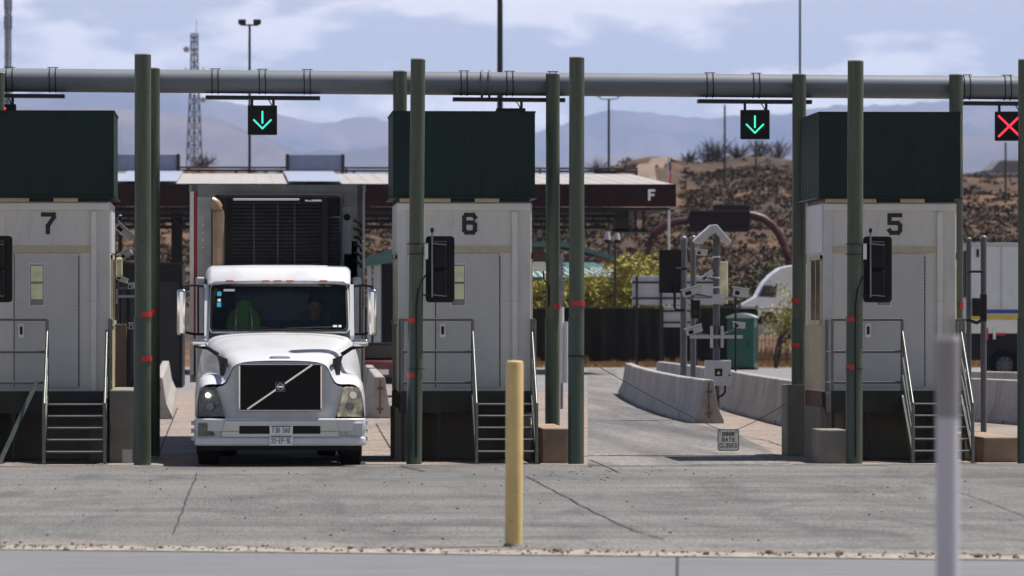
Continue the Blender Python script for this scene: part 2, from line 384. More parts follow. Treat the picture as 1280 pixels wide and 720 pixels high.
strip([(738, 576), (775, 592)], 0.03); strip([(700, 487.5), (795, 487)], 0.09); strip([(640, 495), (780, 493)], 0.03)
strip([(900, 540), (960, 552), (1000, 566)], 0.03); strip([(470, 530), (495, 572)], 0.03); strip([(214, 497), (236, 497)], 0.08)
strip([(222, 510), (196, 575)], 0.03); strip([(500, 583), (530, 590)], 0.04); strip([(860, 536), (900, 540)], 0.03)
p_ = PG(847, 48.2); q_ = PG(846, 39.5)
struct(MB().add([(p_.x-.012, p_.y, .012), (p_.x+.012, p_.y, .012), (q_.x+.012, q_.y, .012), (q_.x-.012, q_.y, .012)], [(0,1,2,3)]).build('road_joint', M['crack']))
M['dust'] = mat('pinkish_dust', (0.13,0.115,0.105), 0.95, col2=(0.205,0.185,0.17), scale=0.9, detail=10, fine=0.3, fscale=38, fst=(1,0.12,1))
u_, d_ = [], []
for i in range(201):
    p = lerp(A, B, i/200); u_.append((p.x, p.y+1.5+1.6*mnoise.noise(Vector((i*.08, 0, 4)))+.7*mnoise.noise(Vector((i*.5, 0, 4))), .006)); d_.append((p.x, p.y+.1, .006))
struct(MB().loft([u_, d_]).build('road_dust', M['dust']))
# loose stones on the edge and the apron
g = MB(); random.seed(3)
for i in range(800):
    t = random.random(); p = lerp(A, B, t); r = random.uniform(0.004, 0.015)*(2.4 if random.random() < 0.05 else 1)
    g.ico((p.x, p.y+random.gauss(-0.05, 0.3), 0.012+r*0.4), r, 1, (1.3, 1, 0.7), 0.25)
for i in range(170):
    D = random.uniform(50, 78); px = random.uniform(-100, 1400)
    if random.random() < 0.35: px = random.gauss(760, 60); D = random.gauss(76, 2.5)
    p = PG(px, D); r = random.uniform(0.004, 0.014)
    g.ico((p.x, p.y, 0.006+r*0.4), r, 1, (1.3, 1, 0.7), 0.25)
o = g.build('loose_stones', M['stone']); tag(o, 'loose brown stones scattered along the broken road edge', 'gravel', kind='stuff')

# ------------------------------------------------------------------ hills and mountains
crest = [(-400,240),(-100,228),(150,218),(225,212),(250,206),(275,211),(330,215),(400,216),(600,224),(730,219),(765,208),(790,200),(815,196),(835,197),(850,201),(872,203),(890,202),(915,197),(940,195),(965,195),(990,201),(1050,209),(1190,221),(1215,222),(1290,226),(1700,240)]
DC = 600.0
def hill_z(px, D):
    zc = 2+(HZ-interp(crest, px))/F*DC
    t = max(0.0, (D-290)/(DC-290))
    base = 1.5
    if t <= 1: h = base+(zc-base)*(t**0.8)
    else: h = base+(zc-base)*max(0.0, 1-(t-1)*1.1)
    w = min(1, t*5)*(1 if t < 0.93 else 0.25)
    p = P(px, HZ, D)
    h += w*(1 if D < 560 else .3)*-1.6*abs(mnoise.noise(Vector((p.x*0.045+p.y*0.01, p.y*0.012, 9))))
    return h+w*(1.1*mnoise.noise(Vector((p.x*0.03, p.y*0.02, 1)))+0.5*mnoise.noise(Vector((p.x*0.1, p.y*0.06, 5))))
def hill_pt(px, D): p = PG(px, D); p.z = hill_z(px, D); return p
g = MB(); secs = []
Ds = [256, 262, 270, 280]+[290+(880-290)*j/90 for j in range(91)]
for D in Ds:
    row = []
    for i in range(241):
        px = -500+2400*i/240
        p = PG(px, D)
        p.z = {256: -0.02, 262: 0.5, 270: 1.15, 280: 1.5}.get(D) if D < 290 else hill_z(px, D)
        row.append(p)
    secs.append(row)
g.loft(secs); struct(g.build('desert_hill', M['hill'], smooth=True))
# dirt track up the hill
path = [(842, 590), (826, 575), (812, 550), (806, 520), (812, 490), (826, 460), (836, 430)]
L_, R_ = [], []
fine = []
for (a, b), (c, d) in zip(path, path[1:]):
    for k in range(8): fine.append((lerp(a, c, k/8), lerp(b, d, k/8)))
for a, b in fine:
    hw = 12 if b > 500 else 9
    row = [hill_pt(a-hw+2*hw*k/4, b)+Vector((0,0,0.25)) for k in range(5)]
    L_.append(row)
struct(MB().loft(L_).build('dirt_track', M['track'], smooth=True))
# brush on the hill: leafy tufts, nobody could count them
def tuft(g, c, r, n, flat=0.8, leaf=0.2):
    for i in range(n):
        d = Vector((random.gauss(0,1), random.gauss(0,1), random.gauss(0,1))).normalized()*r*random.random()**0.4
        p = c+Vector((d.x, d.y, abs(d.z)*flat)); s = leaf*random.uniform(0.6, 1.4)
        a = Vector((random.uniform(-1,1), random.uniform(-1,1), random.uniform(-1,1)))*s
        b = Vector((random.uniform(-1,1), random.uniform(-1,1), random.uniform(-1,1)))*s
        g.add([p-a*0.5, p+b, p+a], [(0,1,2)])
g = MB(); random.seed(11); cnt = 0
while cnt < 13000:
    px = random.uniform(-150, 1450); D = random.uniform(300, 596)
    if 795 < px < 852 and D > 420: continue
    dens = 0.62+0.9*mnoise.noise(Vector((px*0.012, D*0.012, 2)))
    if D > 545: dens *= 0.35
    if D < 520: dens += .4
    if random.random() > dens: continue
    r = random.uniform(0.2, 0.7)
    tuft(g, hill_pt(px, D), r, int(10+14*r), 0.75, 0.2); cnt += 1
o = g.build('hillside_brush', M['brush']); tag(o, 'dark dry desert scrub covering the brown hillside', 'scrub', kind='stuff')

def ridge(name, D, prof, depth, amp, seed):
    g = MB(); secs = []; k4 = 0.004*9500/D if D > 20000 else 0.004*6200/D
    for j in range(70):
        t = j/69; row = []
        for i in range(320):
            px = -900+3100*i/319
            p = PG(px, D-depth+2*depth*t)
            zc = 2+(HZ-interp(prof, px))/F*D
            s = 1-abs(2*t-1); s = s**0.85
            n = mnoise.fractal(Vector((p.x*k4, p.y*k4*0.4, seed)), 0.9, 2.1, 6)
            n2 = abs(mnoise.fractal(Vector((p.x*k4*2, p.y*k4*0.75, seed+3)), 0.8, 2.2, 5))
            edge = min(1, s*3)*(1-s**6*0.85)
            p.z = max(-0.5, zc*s+amp*edge*(n*0.7-n2*0.9)) if 0 < j < 69 else -0.5
            row.append(p)
        secs.append(row)
    g.loft(secs); return struct(g.build(name, M['mount'], smooth=60))
main = [(-900,130),(-200,112),(0,108),(150,106),(250,112),(320,126),(345,137),(370,144),(398,153),(424,151),(449,146),(468,145),(489,149),(560,158),(640,164),(668,162),(700,154),(731,146),(760,141),(801,138),(834,144),(860,145),(894,149),(912,145),(984,140),(1027,133),(1049,129),(1080,132),(1105,126),(1158,124),(1185,122),(1280,116),(1500,100),(2200,130)]
front = [(-900,170),(0,128),(150,130),(260,140),(330,160),(380,184),(440,186),(500,176),(600,190),(700,196),(780,180),(860,190),(960,178),(1060,192),(1150,170),(1200,160),(1280,158),(1600,150),(2200,180)]
ridge('mountain_ridge', 26000, main, 4500, 230, 1.3)
ridge('mountain_foothills', 16500, front, 2800, 140, 7.7)

# ------------------------------------------------------------------ haze (after the structure it needs)
hz = MB().box(-9500, 9500, -400, 35000, -1.1, 1700).build('haze', bpy.data.materials.new('haze_air'))
hm = hz.data.materials[0]; hm.use_nodes = True; hn = hm.node_tree.nodes
for n_ in list(hn):
    if n_.type != 'OUTPUT_MATERIAL': hn.remove(n_)
pv = hn.new('ShaderNodeVolumePrincipled'); pv.inputs['Color'].default_value = (0.44, 0.60, 1.0, 1); pv.inputs['Density'].default_value = 3.9e-5
pv.inputs['Anisotropy'].default_value = 0.0
hm.node_tree.links.new(pv.outputs[0], [n_ for n_ in hn if n_.type == 'OUTPUT_MATERIAL'][0].inputs['Volume'])
tag(hz, 'pale blue haze in the air before the mountains', 'haze', kind='stuff')

# ------------------------------------------------------------------ strokes for writing
GL = {
 '5': [[(1,1),(0,1),(0,.56),(.8,.56),(1,.42),(1,.13),(.83,0),(.17,0),(0,.13)]],
 '6': [[(1,.86),(.83,1),(.17,1),(0,.87),(0,.13),(.17,0),(.83,0),(1,.13),(1,.44),(.83,.56),(0,.56)]],
 '7': [[(0,1),(1,1),(1,.85),(.45,.35),(.45,0)]],
 '0': [[(.2,0),(0,.2),(0,.8),(.2,1),(.8,1),(1,.8),(1,.2),(.8,0),(.2,0)]],
 '3': [[(0,1),(1,1),(1,.55),(.3,.5),(1,.45),(1,0),(0,0)]], '2': [[(0,.8),(.2,1),(.8,1),(1,.8),(1,.6),(0,0),(1,0)]],
 '9': [[(1,.5),(0,.5),(0,1),(1,1),(1,0),(.1,0)]], 'U': [[(0,1),(0,.1),(.2,0),(.8,0),(1,.1),(1,1)]],
 'A': [[(0,0),(.5,1),(1,0)],[(.2,.35),(.8,.35)]], 'X': [[(0,0),(1,1)],[(0,1),(1,0)]],
 'G': [[(1,.8),(.8,1),(.2,1),(0,.8),(0,.2),(.2,0),(.8,0),(1,.2),(1,.48),(.6,.48)]],
 'T': [[(0,1),(1,1)],[(.5,1),(.5,0)]], 'E': [[(1,1),(0,1),(0,0),(1,0)],[(0,.5),(.8,.5)]],
 'C': [[(1,.8),(.8,1),(.2,1),(0,.8),(0,.2),(.2,0),(.8,0),(1,.2)]], 'L': [[(0,1),(0,0),(1,0)]],
 'O': [[(.2,0),(0,.2),(0,.8),(.2,1),(.8,1),(1,.8),(1,.2),(.8,0),(.2,0)]],
 'S': [[(1,.82),(.8,1),(.2,1),(0,.82),(0,.6),(1,.4),(1,.18),(.8,0),(.2,0),(0,.18)]],
 'D': [[(0,0),(0,1),(.7,1),(1,.75),(1,.25),(.7,0),(0,0)]], 'R': [[(0,0),(0,1),(.8,1),(1,.85),(1,.6),(.8,.48),(0,.48)],[(.5,.48),(1,0)]],
 'F': [[(1,1),(0,1),(0,0)],[(0,.5),(.8,.5)]], 'P': [[(0,0),(0,1),(1,1),(1,.5),(0,.5)]], '-': [[(.1,.5),(.9,.5)]], '·': [[(.45,.1),(.55,.1)]], ' ': [],
 'K': [[(0,0),(0,1)],[(1,1),(0,.5),(1,0)]],
}
def stroke(g, pts, w, y, dy, mk=None):
    """flat strokes of width w in the XZ plane at depth y, dy thick towards the viewer"""
    for i, (a, b) in enumerate(zip(pts, pts[1:])):
        a = Vector((a[0], a[1])); b = Vector((b[0], b[1])); d = (b-a)
        if d.length < 1e-6: continue
        d.normalize(); n = Vector((-d.y, d.x)); e = w*0.42
        a2, b2 = a-d*(e if i > 0 else w*0.5), b+d*(e if i < len(pts)-2 else w*0.5)
        q = [a2-n*w/2, b2-n*w/2, b2+n*w/2, a2+n*w/2]
        yy = y-dy-0.0005*i
        g.prism([tuple(v) for v in q], 'y', yy, y)
    return g
def text(g, s, x, z, w, h, lw, y, dy=0.003, gap=0.35):
    """s centred on x, its foot at z, letters w wide and h high"""
    tot = len(s)*w+(len(s)-1)*w*gap; x0 = x-tot/2
    for c in s:
        for st_ in GL[c]:
            stroke(g, [(x0+lw/2+p[0]*(w-lw), z+lw/2+p[1]*(h-lw)) for p in st_], lw, y, dy)
        x0 += w*(1+gap)
    return g

# ------------------------------------------------------------------ green posts
def post(px, Y, ztop, r, label, group, lean=0.0, tapes=(), guard=True, z0=0.0):
    t = thing('steel_post', label, 'post', (XY(px, Y), Y, z0), 0, group)
    t.rotation_euler = (0, lean, 0)
    H = ztop-z0
    g = MB(); g.cyl((0,0,0), (0,0,H), r, n=40, caps=False); g.cyl((0,0,H-0.02), (0,0,H-0.018), r-0.004, n=40)
    g.build('pole', M['green'], t, smooth=True)
    g = MB(); g.arc(0, 0, r+0.002, 0.012, 0, 360, H-0.006, H+0.008, n=32); g.build('rim', M['trim'], t)  # pale ring: the highlight on the top edge, put into colour
    if guard:
        MB().arc(0, 0, r+0.012, 0.014, 140, 268, 0, 2.05, n=14).build('corner_guard', M['guard'], t, smooth=True)
    for (za, zb, a0, a1) in tapes:
        MB().arc(0, 0, r+0.017, 0.006, a0, a1, za-z0, zb-z0, n=12).build('tape_band', M['red'], t, smooth=True)
    return t
GF = 'green steel posts in front of the booths'; GB = 'green steel posts behind the booths'
def zt(y, s=89.0): return 2+(HZ-y)/s
Yf = 79.75
post(178.5, Yf-0.25, zt(69, 89.5), 0.115, 'tall green steel post beside the stairs of the booth with the 7', GF, 0.0, [(zt(396,89.4), zt(390,89.4), 262, 345), (zt(451,89.4), zt(445.5,89.4), 262, 345)])
post(518, Yf, zt(75), 0.103, 'leaning green steel post in front of the landing of the booth with the 6', GF, 0.009, [(zt(403.5), zt(397.5), 180, 262), (zt(472), zt(466), 180, 262)])
post(720.5, Yf+0.1, zt(72), 0.107, 'green steel post beside a tan concrete block, with a wire tied to it', GF, 0.001, [(zt(382), zt(376), 235, 335)])
post(1068, Yf, zt(76), 0.112, 'green steel post in front of the landing of the booth with the 5', GF, 0.003, [(zt(402), zt(396), 180, 265), (zt(462), zt(456), 180, 265)])
post(1282, Yf, zt(74), 0.105, 'green steel post cut by the right edge of the photo, right of the red cross', GF, 0.0, [])
post(-34, Yf, zt(75), 0.105, 'green steel post just outside the left edge, holding the signal beside booth 7', GF, 0.0, [])
Yb = 84.9
for px, lab, tp in ((192, 'shorter green post just behind the tall post beside the booth with the 7', [(zt(392,83.6), zt(386,83.6), 240, 300)]),
                    (500, 'shorter green post showing above the left end of the green box of booth 6', []),
                    (691, 'shorter green post right of the booth with the 6, behind the concrete block', [(zt(386,83.6), zt(380.5,83.6), 275, 350)]),
                    (999, 'shorter green post at the left side of the booth with the 5', [(zt(379,83.6), zt(373,83.6), 190, 262), (zt(434,83.6), zt(429,83.6), 190, 270)]),
                    (1195, 'shorter green post showing above the right end of the green box of booth 5', [(zt(386,83.6), zt(378,83.6), 290, 350)]),
                    (-3, 'shorter green post cut by the left edge of the photo under the pipe', [])):
    post(px, Yb, zt({192: 87, 500: 90}.get(px, 93), 83.6), 0.104 if px != 192 else 0.095, lab, GB, 0.0, tp)

# ------------------------------------------------------------------ overhead pipe
YP = 85.2
xa, xb = XY(-260, YP), XY(1560, YP)
def pipe_z(x):
    px = lerp(-260, 1560, (x-xa)/(xb-xa)); return 2+(HZ-lerp(101.5, 109.0, px/1280.0))/83.4
t = thing('overhead_pipe', 'long grey horizontal pipe spanning all the lanes above the booths', 'pipe', (0, YP, 0))
g = MB(); g.cyl((xa, 0, pipe_z(xa)), (xb, 0, pipe_z(xb)), 0.175, n=48); g.build('pipe', M['pipe'], t, smooth=True)
x = XY(607, YP); q = pipe_z(x)
for dx in (-0.055, 0.055):
    g = MB(); g.cyl((x+dx-0.016, 0, q), (x+dx+0.016, 0, q), 0.205, n=40)
    g.build('flange', M['pipe'], t, smooth=True)
for px in (269, 328, 384, 12, 66, 580, 637, 887, 945, 1208, 1259, 691, 1300):
    x = XY(px, YP); q = pipe_z(x)
    g = MB()
    for dx in (-0.045, 0.045):
        pts = [(x+dx, 0.184*math.cos(a), q+0.184*math.sin(a)) for a in [2*math.pi*k/24 for k in range(25)]]
        g.tube(pts, 0.007, 6)
    g.box(x-0.08, x+0.08, -0.03, 0.03, q+0.186, q+0.196)
    g.build('pipe_clamp', M['dark'], t)
for a, b, lab in ((-60, 81, 0), (257, 400, 1), (566, 706, 2), (872, 1014, 3), (1203, 1345, 4)):
    x0, x1 = XY(a, YP), XY(b, YP); q0, q1 = pipe_z(x0)-0.21, pipe_z(x1)-0.21
    g = MB(); g.prism([(x0, q0-0.055), (x1, q1-0.055), (x1, q1), (x0, q0)], 'y', -0.14, 0.14)
    g.build('mounting_channel', M['dark'], t)

# ------------------------------------------------------------------ lane signals hung from the pipe
def lane_signal(px, py, kind, label, rz=0.0):
    p = PY(px, py, YP); 
    t = thing('lane_signal', label, 'lane signal', (p.x, YP, p.z), rz, 'lane signals hung from the overhead pipe')
    s = 0.215
    MB().box(-s, s, -0.12, 0.16, -s, s).build('housing', M['black'], t, bevel=0.012)
    g = MB()
    for (a, b, c, d) in ((-s, s, s-0.014, s+0.004), (-s, s, -s-0.004, -s+0.014), (-s-0.004, -s+0.014, -s, s), (s-0.014, s+0.004, -s, s)): g.box(a, b, -0.155, -0.118, c, d)
    g.build('visor_frame', M['dark'], t)
    top = pipe_z(p.x)-0.265-p.z
    for x in (-0.155, 0.165):
        MB().box(x-0.02, x+0.02, -0.02, 0.02, s, top+0.02).build('hanger', M['dark'], t)
    MB().tube([(0.09, 0, top), (0.13, 0, top-0.06), (0.15, 0, top-0.13), (0.15, 0, s)], 0.009, 6).build('cable', M['black'], t)
    g = MB()
    if kind == 'arrow':
        g.box(-0.013, 0.013, -0.13, -0.119, -0.05, 0.135)
        stroke(g, [(-0.125, 0.0), (0, -0.125), (0.125, 0.0)], 0.024, -0.119, 0.011)
        g.build('green_arrow', M['gled'], t)
    elif kind == 'cross':
        stroke(g, [(-0.155, -0.15), (0.155, 0.15)], 0.03, -0.119, 0.010); stroke(g, [(-0.155, 0.15), (0.155, -0.15)], 0.03, -0.119, 0.013)
        g.build('red_cross', M['rled'], t)
    else:
        g.ico((0.05, -0.128, s-0.06), 0.022, 2); g.build('red_lamp', M['rled'], t)
    return t
lane_signal(328, 150.5, 'arrow', 'lit green down arrow signal above the lane of the white truck')
lane_signal(944, 156, 'arrow', 'lit green down arrow signal above the empty lane left of booth 5', -0.12)
lane_signal(1262, 158, 'cross', 'lit red cross signal at the right edge above the closed lane', -0.16)
lane_signal(638, 154, 'off', 'black lane signal mostly hidden behind the green box of booth 6')
lane_signal(2, 149, 'off', 'black lane signal with a small red lamp above the green box of booth 7')

# ------------------------------------------------------------------ booths
YB = 82.0; BW = 0.962
def make_booth(digit, label):
    """Origin on the ground under the middle of the front wall; front faces -Y."""
    t = thing('inspection_booth', label, 'booth', (0, 0, 0), 0, 'inspection booths between the lanes')
    w = BW; D = 2.45
    g = MB(); g.box(-w, w, 0, D, 0.98, 3.72); g.build('wall', M['wall'], t, bevel=0.015)
    L = lambda px: (px-580.5)/86.8           # pixel columns of booth 6 at its front wall
    Zp = lambda py: 2+(HZ-py)/86.8
    # side cladding, left
    MB().box(-w-0.014, -w, 0.03, D-0.05, Zp(315), 3.70).build('side_panel', M['wpanel'], t)
    MB().box(w, w+0.014, 0.03, D-0.05, Zp(315), 3.70).build('side_panel', M['wpanel'], t)
    for sx in (-1, 1):
        g = MB()
        a, b = (-w-0.03, -w) if sx < 0 else (w, w+0.03)
        g.box(a, b, 0.12, 0.2, 2.02, 2.96); g.box(a, b, 1.5, 1.58, 2.02, 2.96); g.box(a, b, 0.12, 1.58, 2.9, 2.96); g.box(a-0.02, b+0.02, 0.08, 1.65, 1.96, 2.02); g.box(a, b, 0.82, 0.88, 2.02, 2.9)
        wf = g.build('side_window', M['beige'], t)
        MB().box(a+0.006, b-0.006, 0.2, 1.5, 2.02, 2.9).build('pane', M['bglass'], wf)
        g = MB()
        for k in range(14): g.box(a+0.012 if sx < 0 else a, b if sx < 0 else b-0.012, 0.04+k*0.17, 0.04+k*0.17+0.13, 1.02, 1.94)
        g.build('lower_cladding', M['beige'], t)
        MB().box(-w-0.02 if sx < 0 else w, -w if sx < 0 else w+0.02, 0.0, D, 0.76, 0.98).build('brick_band', M['brick'], t)
    # front trim
    MB().box(-w+0.0, w-0.02, -0.05, 0.0, 3.60, 3.70).build('top_trim', M['trim'], t, bevel=0.006)
    MB().box(L(497), L(508), -0.02, -0.001, 1.0, 3.60).build('corner_trim', M['wpanel'], t)
    MB().box(L(508), L(640), -0.022, 0, Zp(316), Zp(308)).build('door_header', M['beige'], t, bevel=0.004)
    MB().box(L(640), L(647), -0.045, 0, 1.0, 3.59).build('downpipe', M['trim'], t, bevel=0.01)
    MB().box(L(632), L(655), -0.052, -0.046, Zp(377), Zp(376)).build('pipe_strap', M['door'], t)
    dr = MB().box(L(545), L(624), -0.018, 0.0, 1.05, Zp(317)).build('door', M['door'], t, bevel=0.004)
    g = MB()
    for k in range(40): g.box(L(624)+0.004, L(624)+0.016, -0.016, 0, 1.07+k*0.047, 1.07+k*0.047+0.036)
    g.build('hinge', M['dark'], dr)
    g = MB(); g.box(L(563), L(582.5), -0.026, -0.018, Zp(383), Zp(329)); g.build('window_frame', M['trim'], dr)
    MB().box(L(564.5), L(581), -0.029, -0.0262, Zp(381.5), Zp(331)).build('window_pane', M['lglass'], dr)
    MB().box(L(565.5), L(580), -0.032, -0.0292, Zp(352), Zp(332.5)).build('paper_notice', M['cream'], dr)
    MB().box(L(565.5), L(580), -0.032, -0.0292, Zp(374), Zp(355)).build('paper_notice', M['cream'], dr)
    g = MB(); g.box(L(549.5), L(557), -0.026, -0.018, Zp(422), Zp(404)); g.build('handle_plate', M['silver'], dr)
    g = MB(); g.box(L(551.5), L(555), -0.05, -0.026, Zp(418), Zp(408)); g.build('handle', M['dark'], dr, bevel=0.004)
    MB().box(L(545)-0.012, L(545), -0.008, 0, 1.05, Zp(317)).build('door_gap', M['dark'], t)
    g = text(MB(), digit, L(587.0), Zp(293.2), 0.215, 0.315, 0.062, -0.001, 0.003); g.build('number', M['digit'], t)
    # roof box of corrugated sheet
    a, b = L(491), L(668.5); z0, z1 = 3.79, 5.01; y0, y1 = -0.1, D+0.12
    pts = []
    def edge(p, q, nrm, n):
        o = []
        for i in range(n):
            for k, u in enumerate((0.0, 0.55, 0.65, 0.9)):
                d = 0.0 if k in (0, 1) else 0.009
                v = lerp(Vector(p), Vector(q), (i+u)/n)-Vector(nrm)*d; o.append((v.x, v.y))
        return o
    pts = edge((a, y0), (b, y0), (0, -1), 9)+edge((b, y0), (b, y1), (1, 0), 12)+edge((b, y1), (a, y1), (0, 1), 9)+edge((a, y1), (a, y0), (-1, 0), 12)
    rf = MB().prism(pts, 'z', z0, z1).build('roof_box', M['corr'], t)
    g = MB(); g.box(a-0.012, b+0.012, y0-0.012, y1+0.012, z1, z1+0.02); g.build('roof_cap', M['corr'], rf)
    g = MB(); g.box(a-0.035, b+0.035, y0-0.03, y1+0.03, z0-0.018, z0); g.build('drip_edge', M['dark'], rf)
    g = MB(); g.box(-w+0.03, -0.2, -0.06, 0.5, 3.72, 3.772); g.box(0.15, 0.5, -0.07, 0.5, 3.72, 3.772); g.build('soffit', M['beige'], rf)
    MB().box(-w+0.02, w-0.02, 0.02, D-0.02, 3.72, 3.773).build('ceiling_slab', M['dark'], rf)
    # plinth
    g = MB(); g.prism([(-w-.04, -.02), (-w+.3, -.02), (-w+.3, 1.0), (w-.3, 1.0), (w-.3, .05), (w, .05), (w, D), (-w-.04, D)], 'z', 0, .757); g.box(-w+.01, w-.01, .06, D-.01, .757, .979); g.build('plinth', M['conc'], t)
    return t
booths = {}
for dg, pxc, lab in (('6', 580.5, 'grey booth marked 6 with a dark green box on top, right of the white truck'),
                     ('7', 54.0, 'grey booth marked 7 with a dark green box on top, at the left edge'),
                     ('5', 1112.0, 'grey booth marked 5 with a dark green box on top and its left side showing')):
    b = make_booth(dg, lab); b.location = (XY(pxc, YB), YB, 0); booths[dg] = b
    # closely fitted: copies keep the same build

# ------------------------------------------------------------------ stairs and landings
def make_stairs():
    """Origin on the ground below the booth's front wall middle."""
    t = thing('metal_stairs', '', 'stairs', (0,0,0), 0, 'metal stairs up to the booth doors')
    L = lambda px: (px-580.5)/86.8
    y0 = -0.03; y1 = -0.85; zd = 1.0
    a, b = -0.94, 0.99                        # landing from the left to the right edge
    s0, s1 = 0.085, 0.93                      # the flight
    MB().box(a, b, y1, y0, zd-0.04, zd).build('landing', M['step'], t)
    g = MB(); g.box(a, b, y1-0.03, y1, zd-0.30, zd+0.012); g.box(a, a+0.04, y1, y0, zd-0.30, zd-0.04); g.box(b-0.04, b, y1, y0, zd-0.30, zd-0.04)
    g.build('fascia_plate', M['dark'], t)
    n = 6; rise = 1.0/ (n+0.15); run = 0.235
    for k in range(1, n):
        z = zd-k*rise; y = y1-0.03-(k-1)*run
        tr = MB().box(s0+0.03, s1-0.03, y-run-0.01, y-0.005, z-0.03, z).build('tread', M['step'], t)
        MB().box(s0+0.03, s1-0.03, y-run-0.022, y-run-0.011, z-0.012, z+0.004).build('nosing', M['silver'], tr)
    yb = y1-0.03-(n-1)*run
    for sx in (s0, s1):
        q = [(y1, zd-0.02), (y1, zd-0.26), (yb-0.02, 0.0), (yb-0.12, 0.0), (yb-0.12, 0.14)]
        MB().prism([(p[0], p[1]) for p in q], 'x', sx-0.015, sx+0.015).build('stringer', M['rail'], t)
        h = 0.86
        g = MB()
        g.tube([(sx, y1, 0.9), (sx, y1, zd+h+0.02)], 0.024, 10); g.tube([(sx, yb-0.1, 0.02), (sx, yb-0.1, 0.14+0.72)], 0.024, 10)
        g.tube([(sx, y1, zd+h), (sx, yb-0.1, 0.14+0.70)], 0.021, 10)
        g.build('handrail', M['rail'], t, smooth=True)
        g = MB()
        for hh in (0.57, 0.28): g.tube([(sx, y1, zd+h*hh), (sx, yb-0.1, 0.14+0.70*hh)], 0.015, 8)
        g.build('middle_rail', M['rail'], t, smooth=True)
        MB().box(sx-0.05, sx+0.05, yb-0.16, yb-0.05, 0, 0.012).build('foot_plate', M['dark'], t)
    lg = MB()
    for zz in (zd+1.03, zd+0.57, zd+0.13): lg.tube([(a+0.02, y1, zz), (s0, y1, zz)], 0.020, 10); lg.tube([(a+0.02, y1, zz), (a+0.02, y0-0.03, zz)], 0.018, 10)
    lg.tube([(a+0.02, y1, 0.95), (a+0.02, y1, zd+1.03)], 0.022, 10); lg.tube([(s0, y1, 0.95), (s0, y1, zd+1.03)], 0.024, 10); lg.tube([(a+0.02, y0-0.03, 0.95), (a+0.02, y0-0.03, zd+1.03)], 0.022, 10)
    lg.build('landing_rail', M['rail'], t, smooth=True)
    g = MB()
    for zz in (zd+1.03, zd+0.57, zd+0.13): g.tube([(b-0.02, y1, zz), (b-0.02, y0-0.03, zz)], 0.018, 10)
    g.tube([(b-0.02, y1, 0.95), (b-0.02, y1, zd+1.03)], 0.022, 10); g.tube([(b-0.02, y0-0.03, 0.95), (b-0.02, y0-0.03, zd+1.03)], 0.022, 10)
    g.build('landing_rail', M['rail'], t, smooth=True)
    for x, y in ((a+0.03, y1+0.03), (a+0.55, y1+0.03), (b-0.03, y1+0.03)):
        MB().box(x-0.025, x+0.025, y-0.025, y+0.025, 0, zd-0.28).build('leg', M['dark'], t)
    return t
st0 = make_stairs()
st0['label'] = 'dark metal stairs and railed landing in front of the booth with the 6'; st0.location = booths['6'].location
st7 = dup(st0, booths['7'].location, 'dark metal stairs and railed landing at the left edge, in front of booth 7')
st5 = dup(st0, booths['5'].location, 'dark metal stairs and railed landing in front of booth 5, behind the white marker post')
# brace rail that runs down from the landing of booth 7
p0, p1 = PY(46, 478, 81.0), PY(-4, 586, 79.9)
t = thing('brace_rail', 'slanting steel angle rail running down to the ground at the far left edge', 'rail', (p0.x, p0.y, 0))
g = MB(); g.tube([p0, p1], 0.035, 6); g.build('bar', M['rail'], t, world=True)

# ------------------------------------------------------------------ traffic signals seen from behind
def make_signal():
    t = thing('traffic_signal', '', 'traffic signal', (0,0,0), 0, 'traffic signals on the front posts')
    # origin: post axis at z 0
    z0, z1 = 2.27, 3.2; x0, x1 = 0.14, 0.545; r = 0.05; y = 0.14
    poly = []
    for cx, cz, a in ((x1-r, z0+r, -90), (x1-r, z1-r, 0), (x0+r, z1-r, 90), (x0+r, z0+r, 180)):
        for k in range(5): poly.append((cx+r*math.cos(R(a+k*22.5)), cz+r*math.sin(R(a+k*22.5))))
    MB().prism(poly, 'y', y, y+0.02).build('backplate', M['black'], t)
    for k in range(2):
        MB().box(0.235, 0.435, y-0.10, y, z0+0.07+k*0.41, z0+0.45+k*0.41).build('lamp_housing', M['black'], t, bevel=0.02)
    MB().cyl((0.225, y-0.16, z0+0.07), (0.225, y-0.16, z1+0.05), 0.013, n=10).build('mount_rod', M['galv'], t, smooth=True)
    MB().cyl((0.225, y-0.16, z1+0.05), (0.225, y-0.16, z1+0.11), 0.024, n=10).build('rod_cap', M['black'], t)
    for zz in (z0+0.10, z1-0.11):
        g = MB(); g.tube([(0.10, 0, zz), (0.225, y-0.16, zz), (0.43, y-0.12, zz-0.02)], 0.012, 6); g.build('arm', M['dark'], t)
    MB().box(0.115, 0.17, -0.06, 0.0, z1-0.33, z1-0.1).build('bracket', M['silver'], t, bevel=0.01)
    for zz in (z1-0.12, z1-0.26, 1.33): MB().arc(0, 0, 0.127, 0.008, 0, 360, zz, zz+0.014, n=24).build('clamp_band', M['dark'], t)
    MB().tube([(0.13, -0.03, 2.65), (0.10, -0.09, 2.6), (0.03, -0.125, 2.45), (0.0, -0.13, 2.2), (0.0, -0.13, 1.2), (0.0, -0.13, 0.1)], 0.012, 6).build('cable', M['black'], t)
    return t
sg = make_signal(); sg['label'] = 'black traffic signal seen from behind beside the 6, on a leaning post'; sg.location = (XY(520, Yf), Yf, 0)
dup(sg, (XY(1068, Yf), Yf, 0), 'black traffic signal seen from behind below the large digit five')
dup(sg, (XY(-34, Yf), Yf, 0), 'black traffic signal cut by the left edge of the photo, beside booth 7')

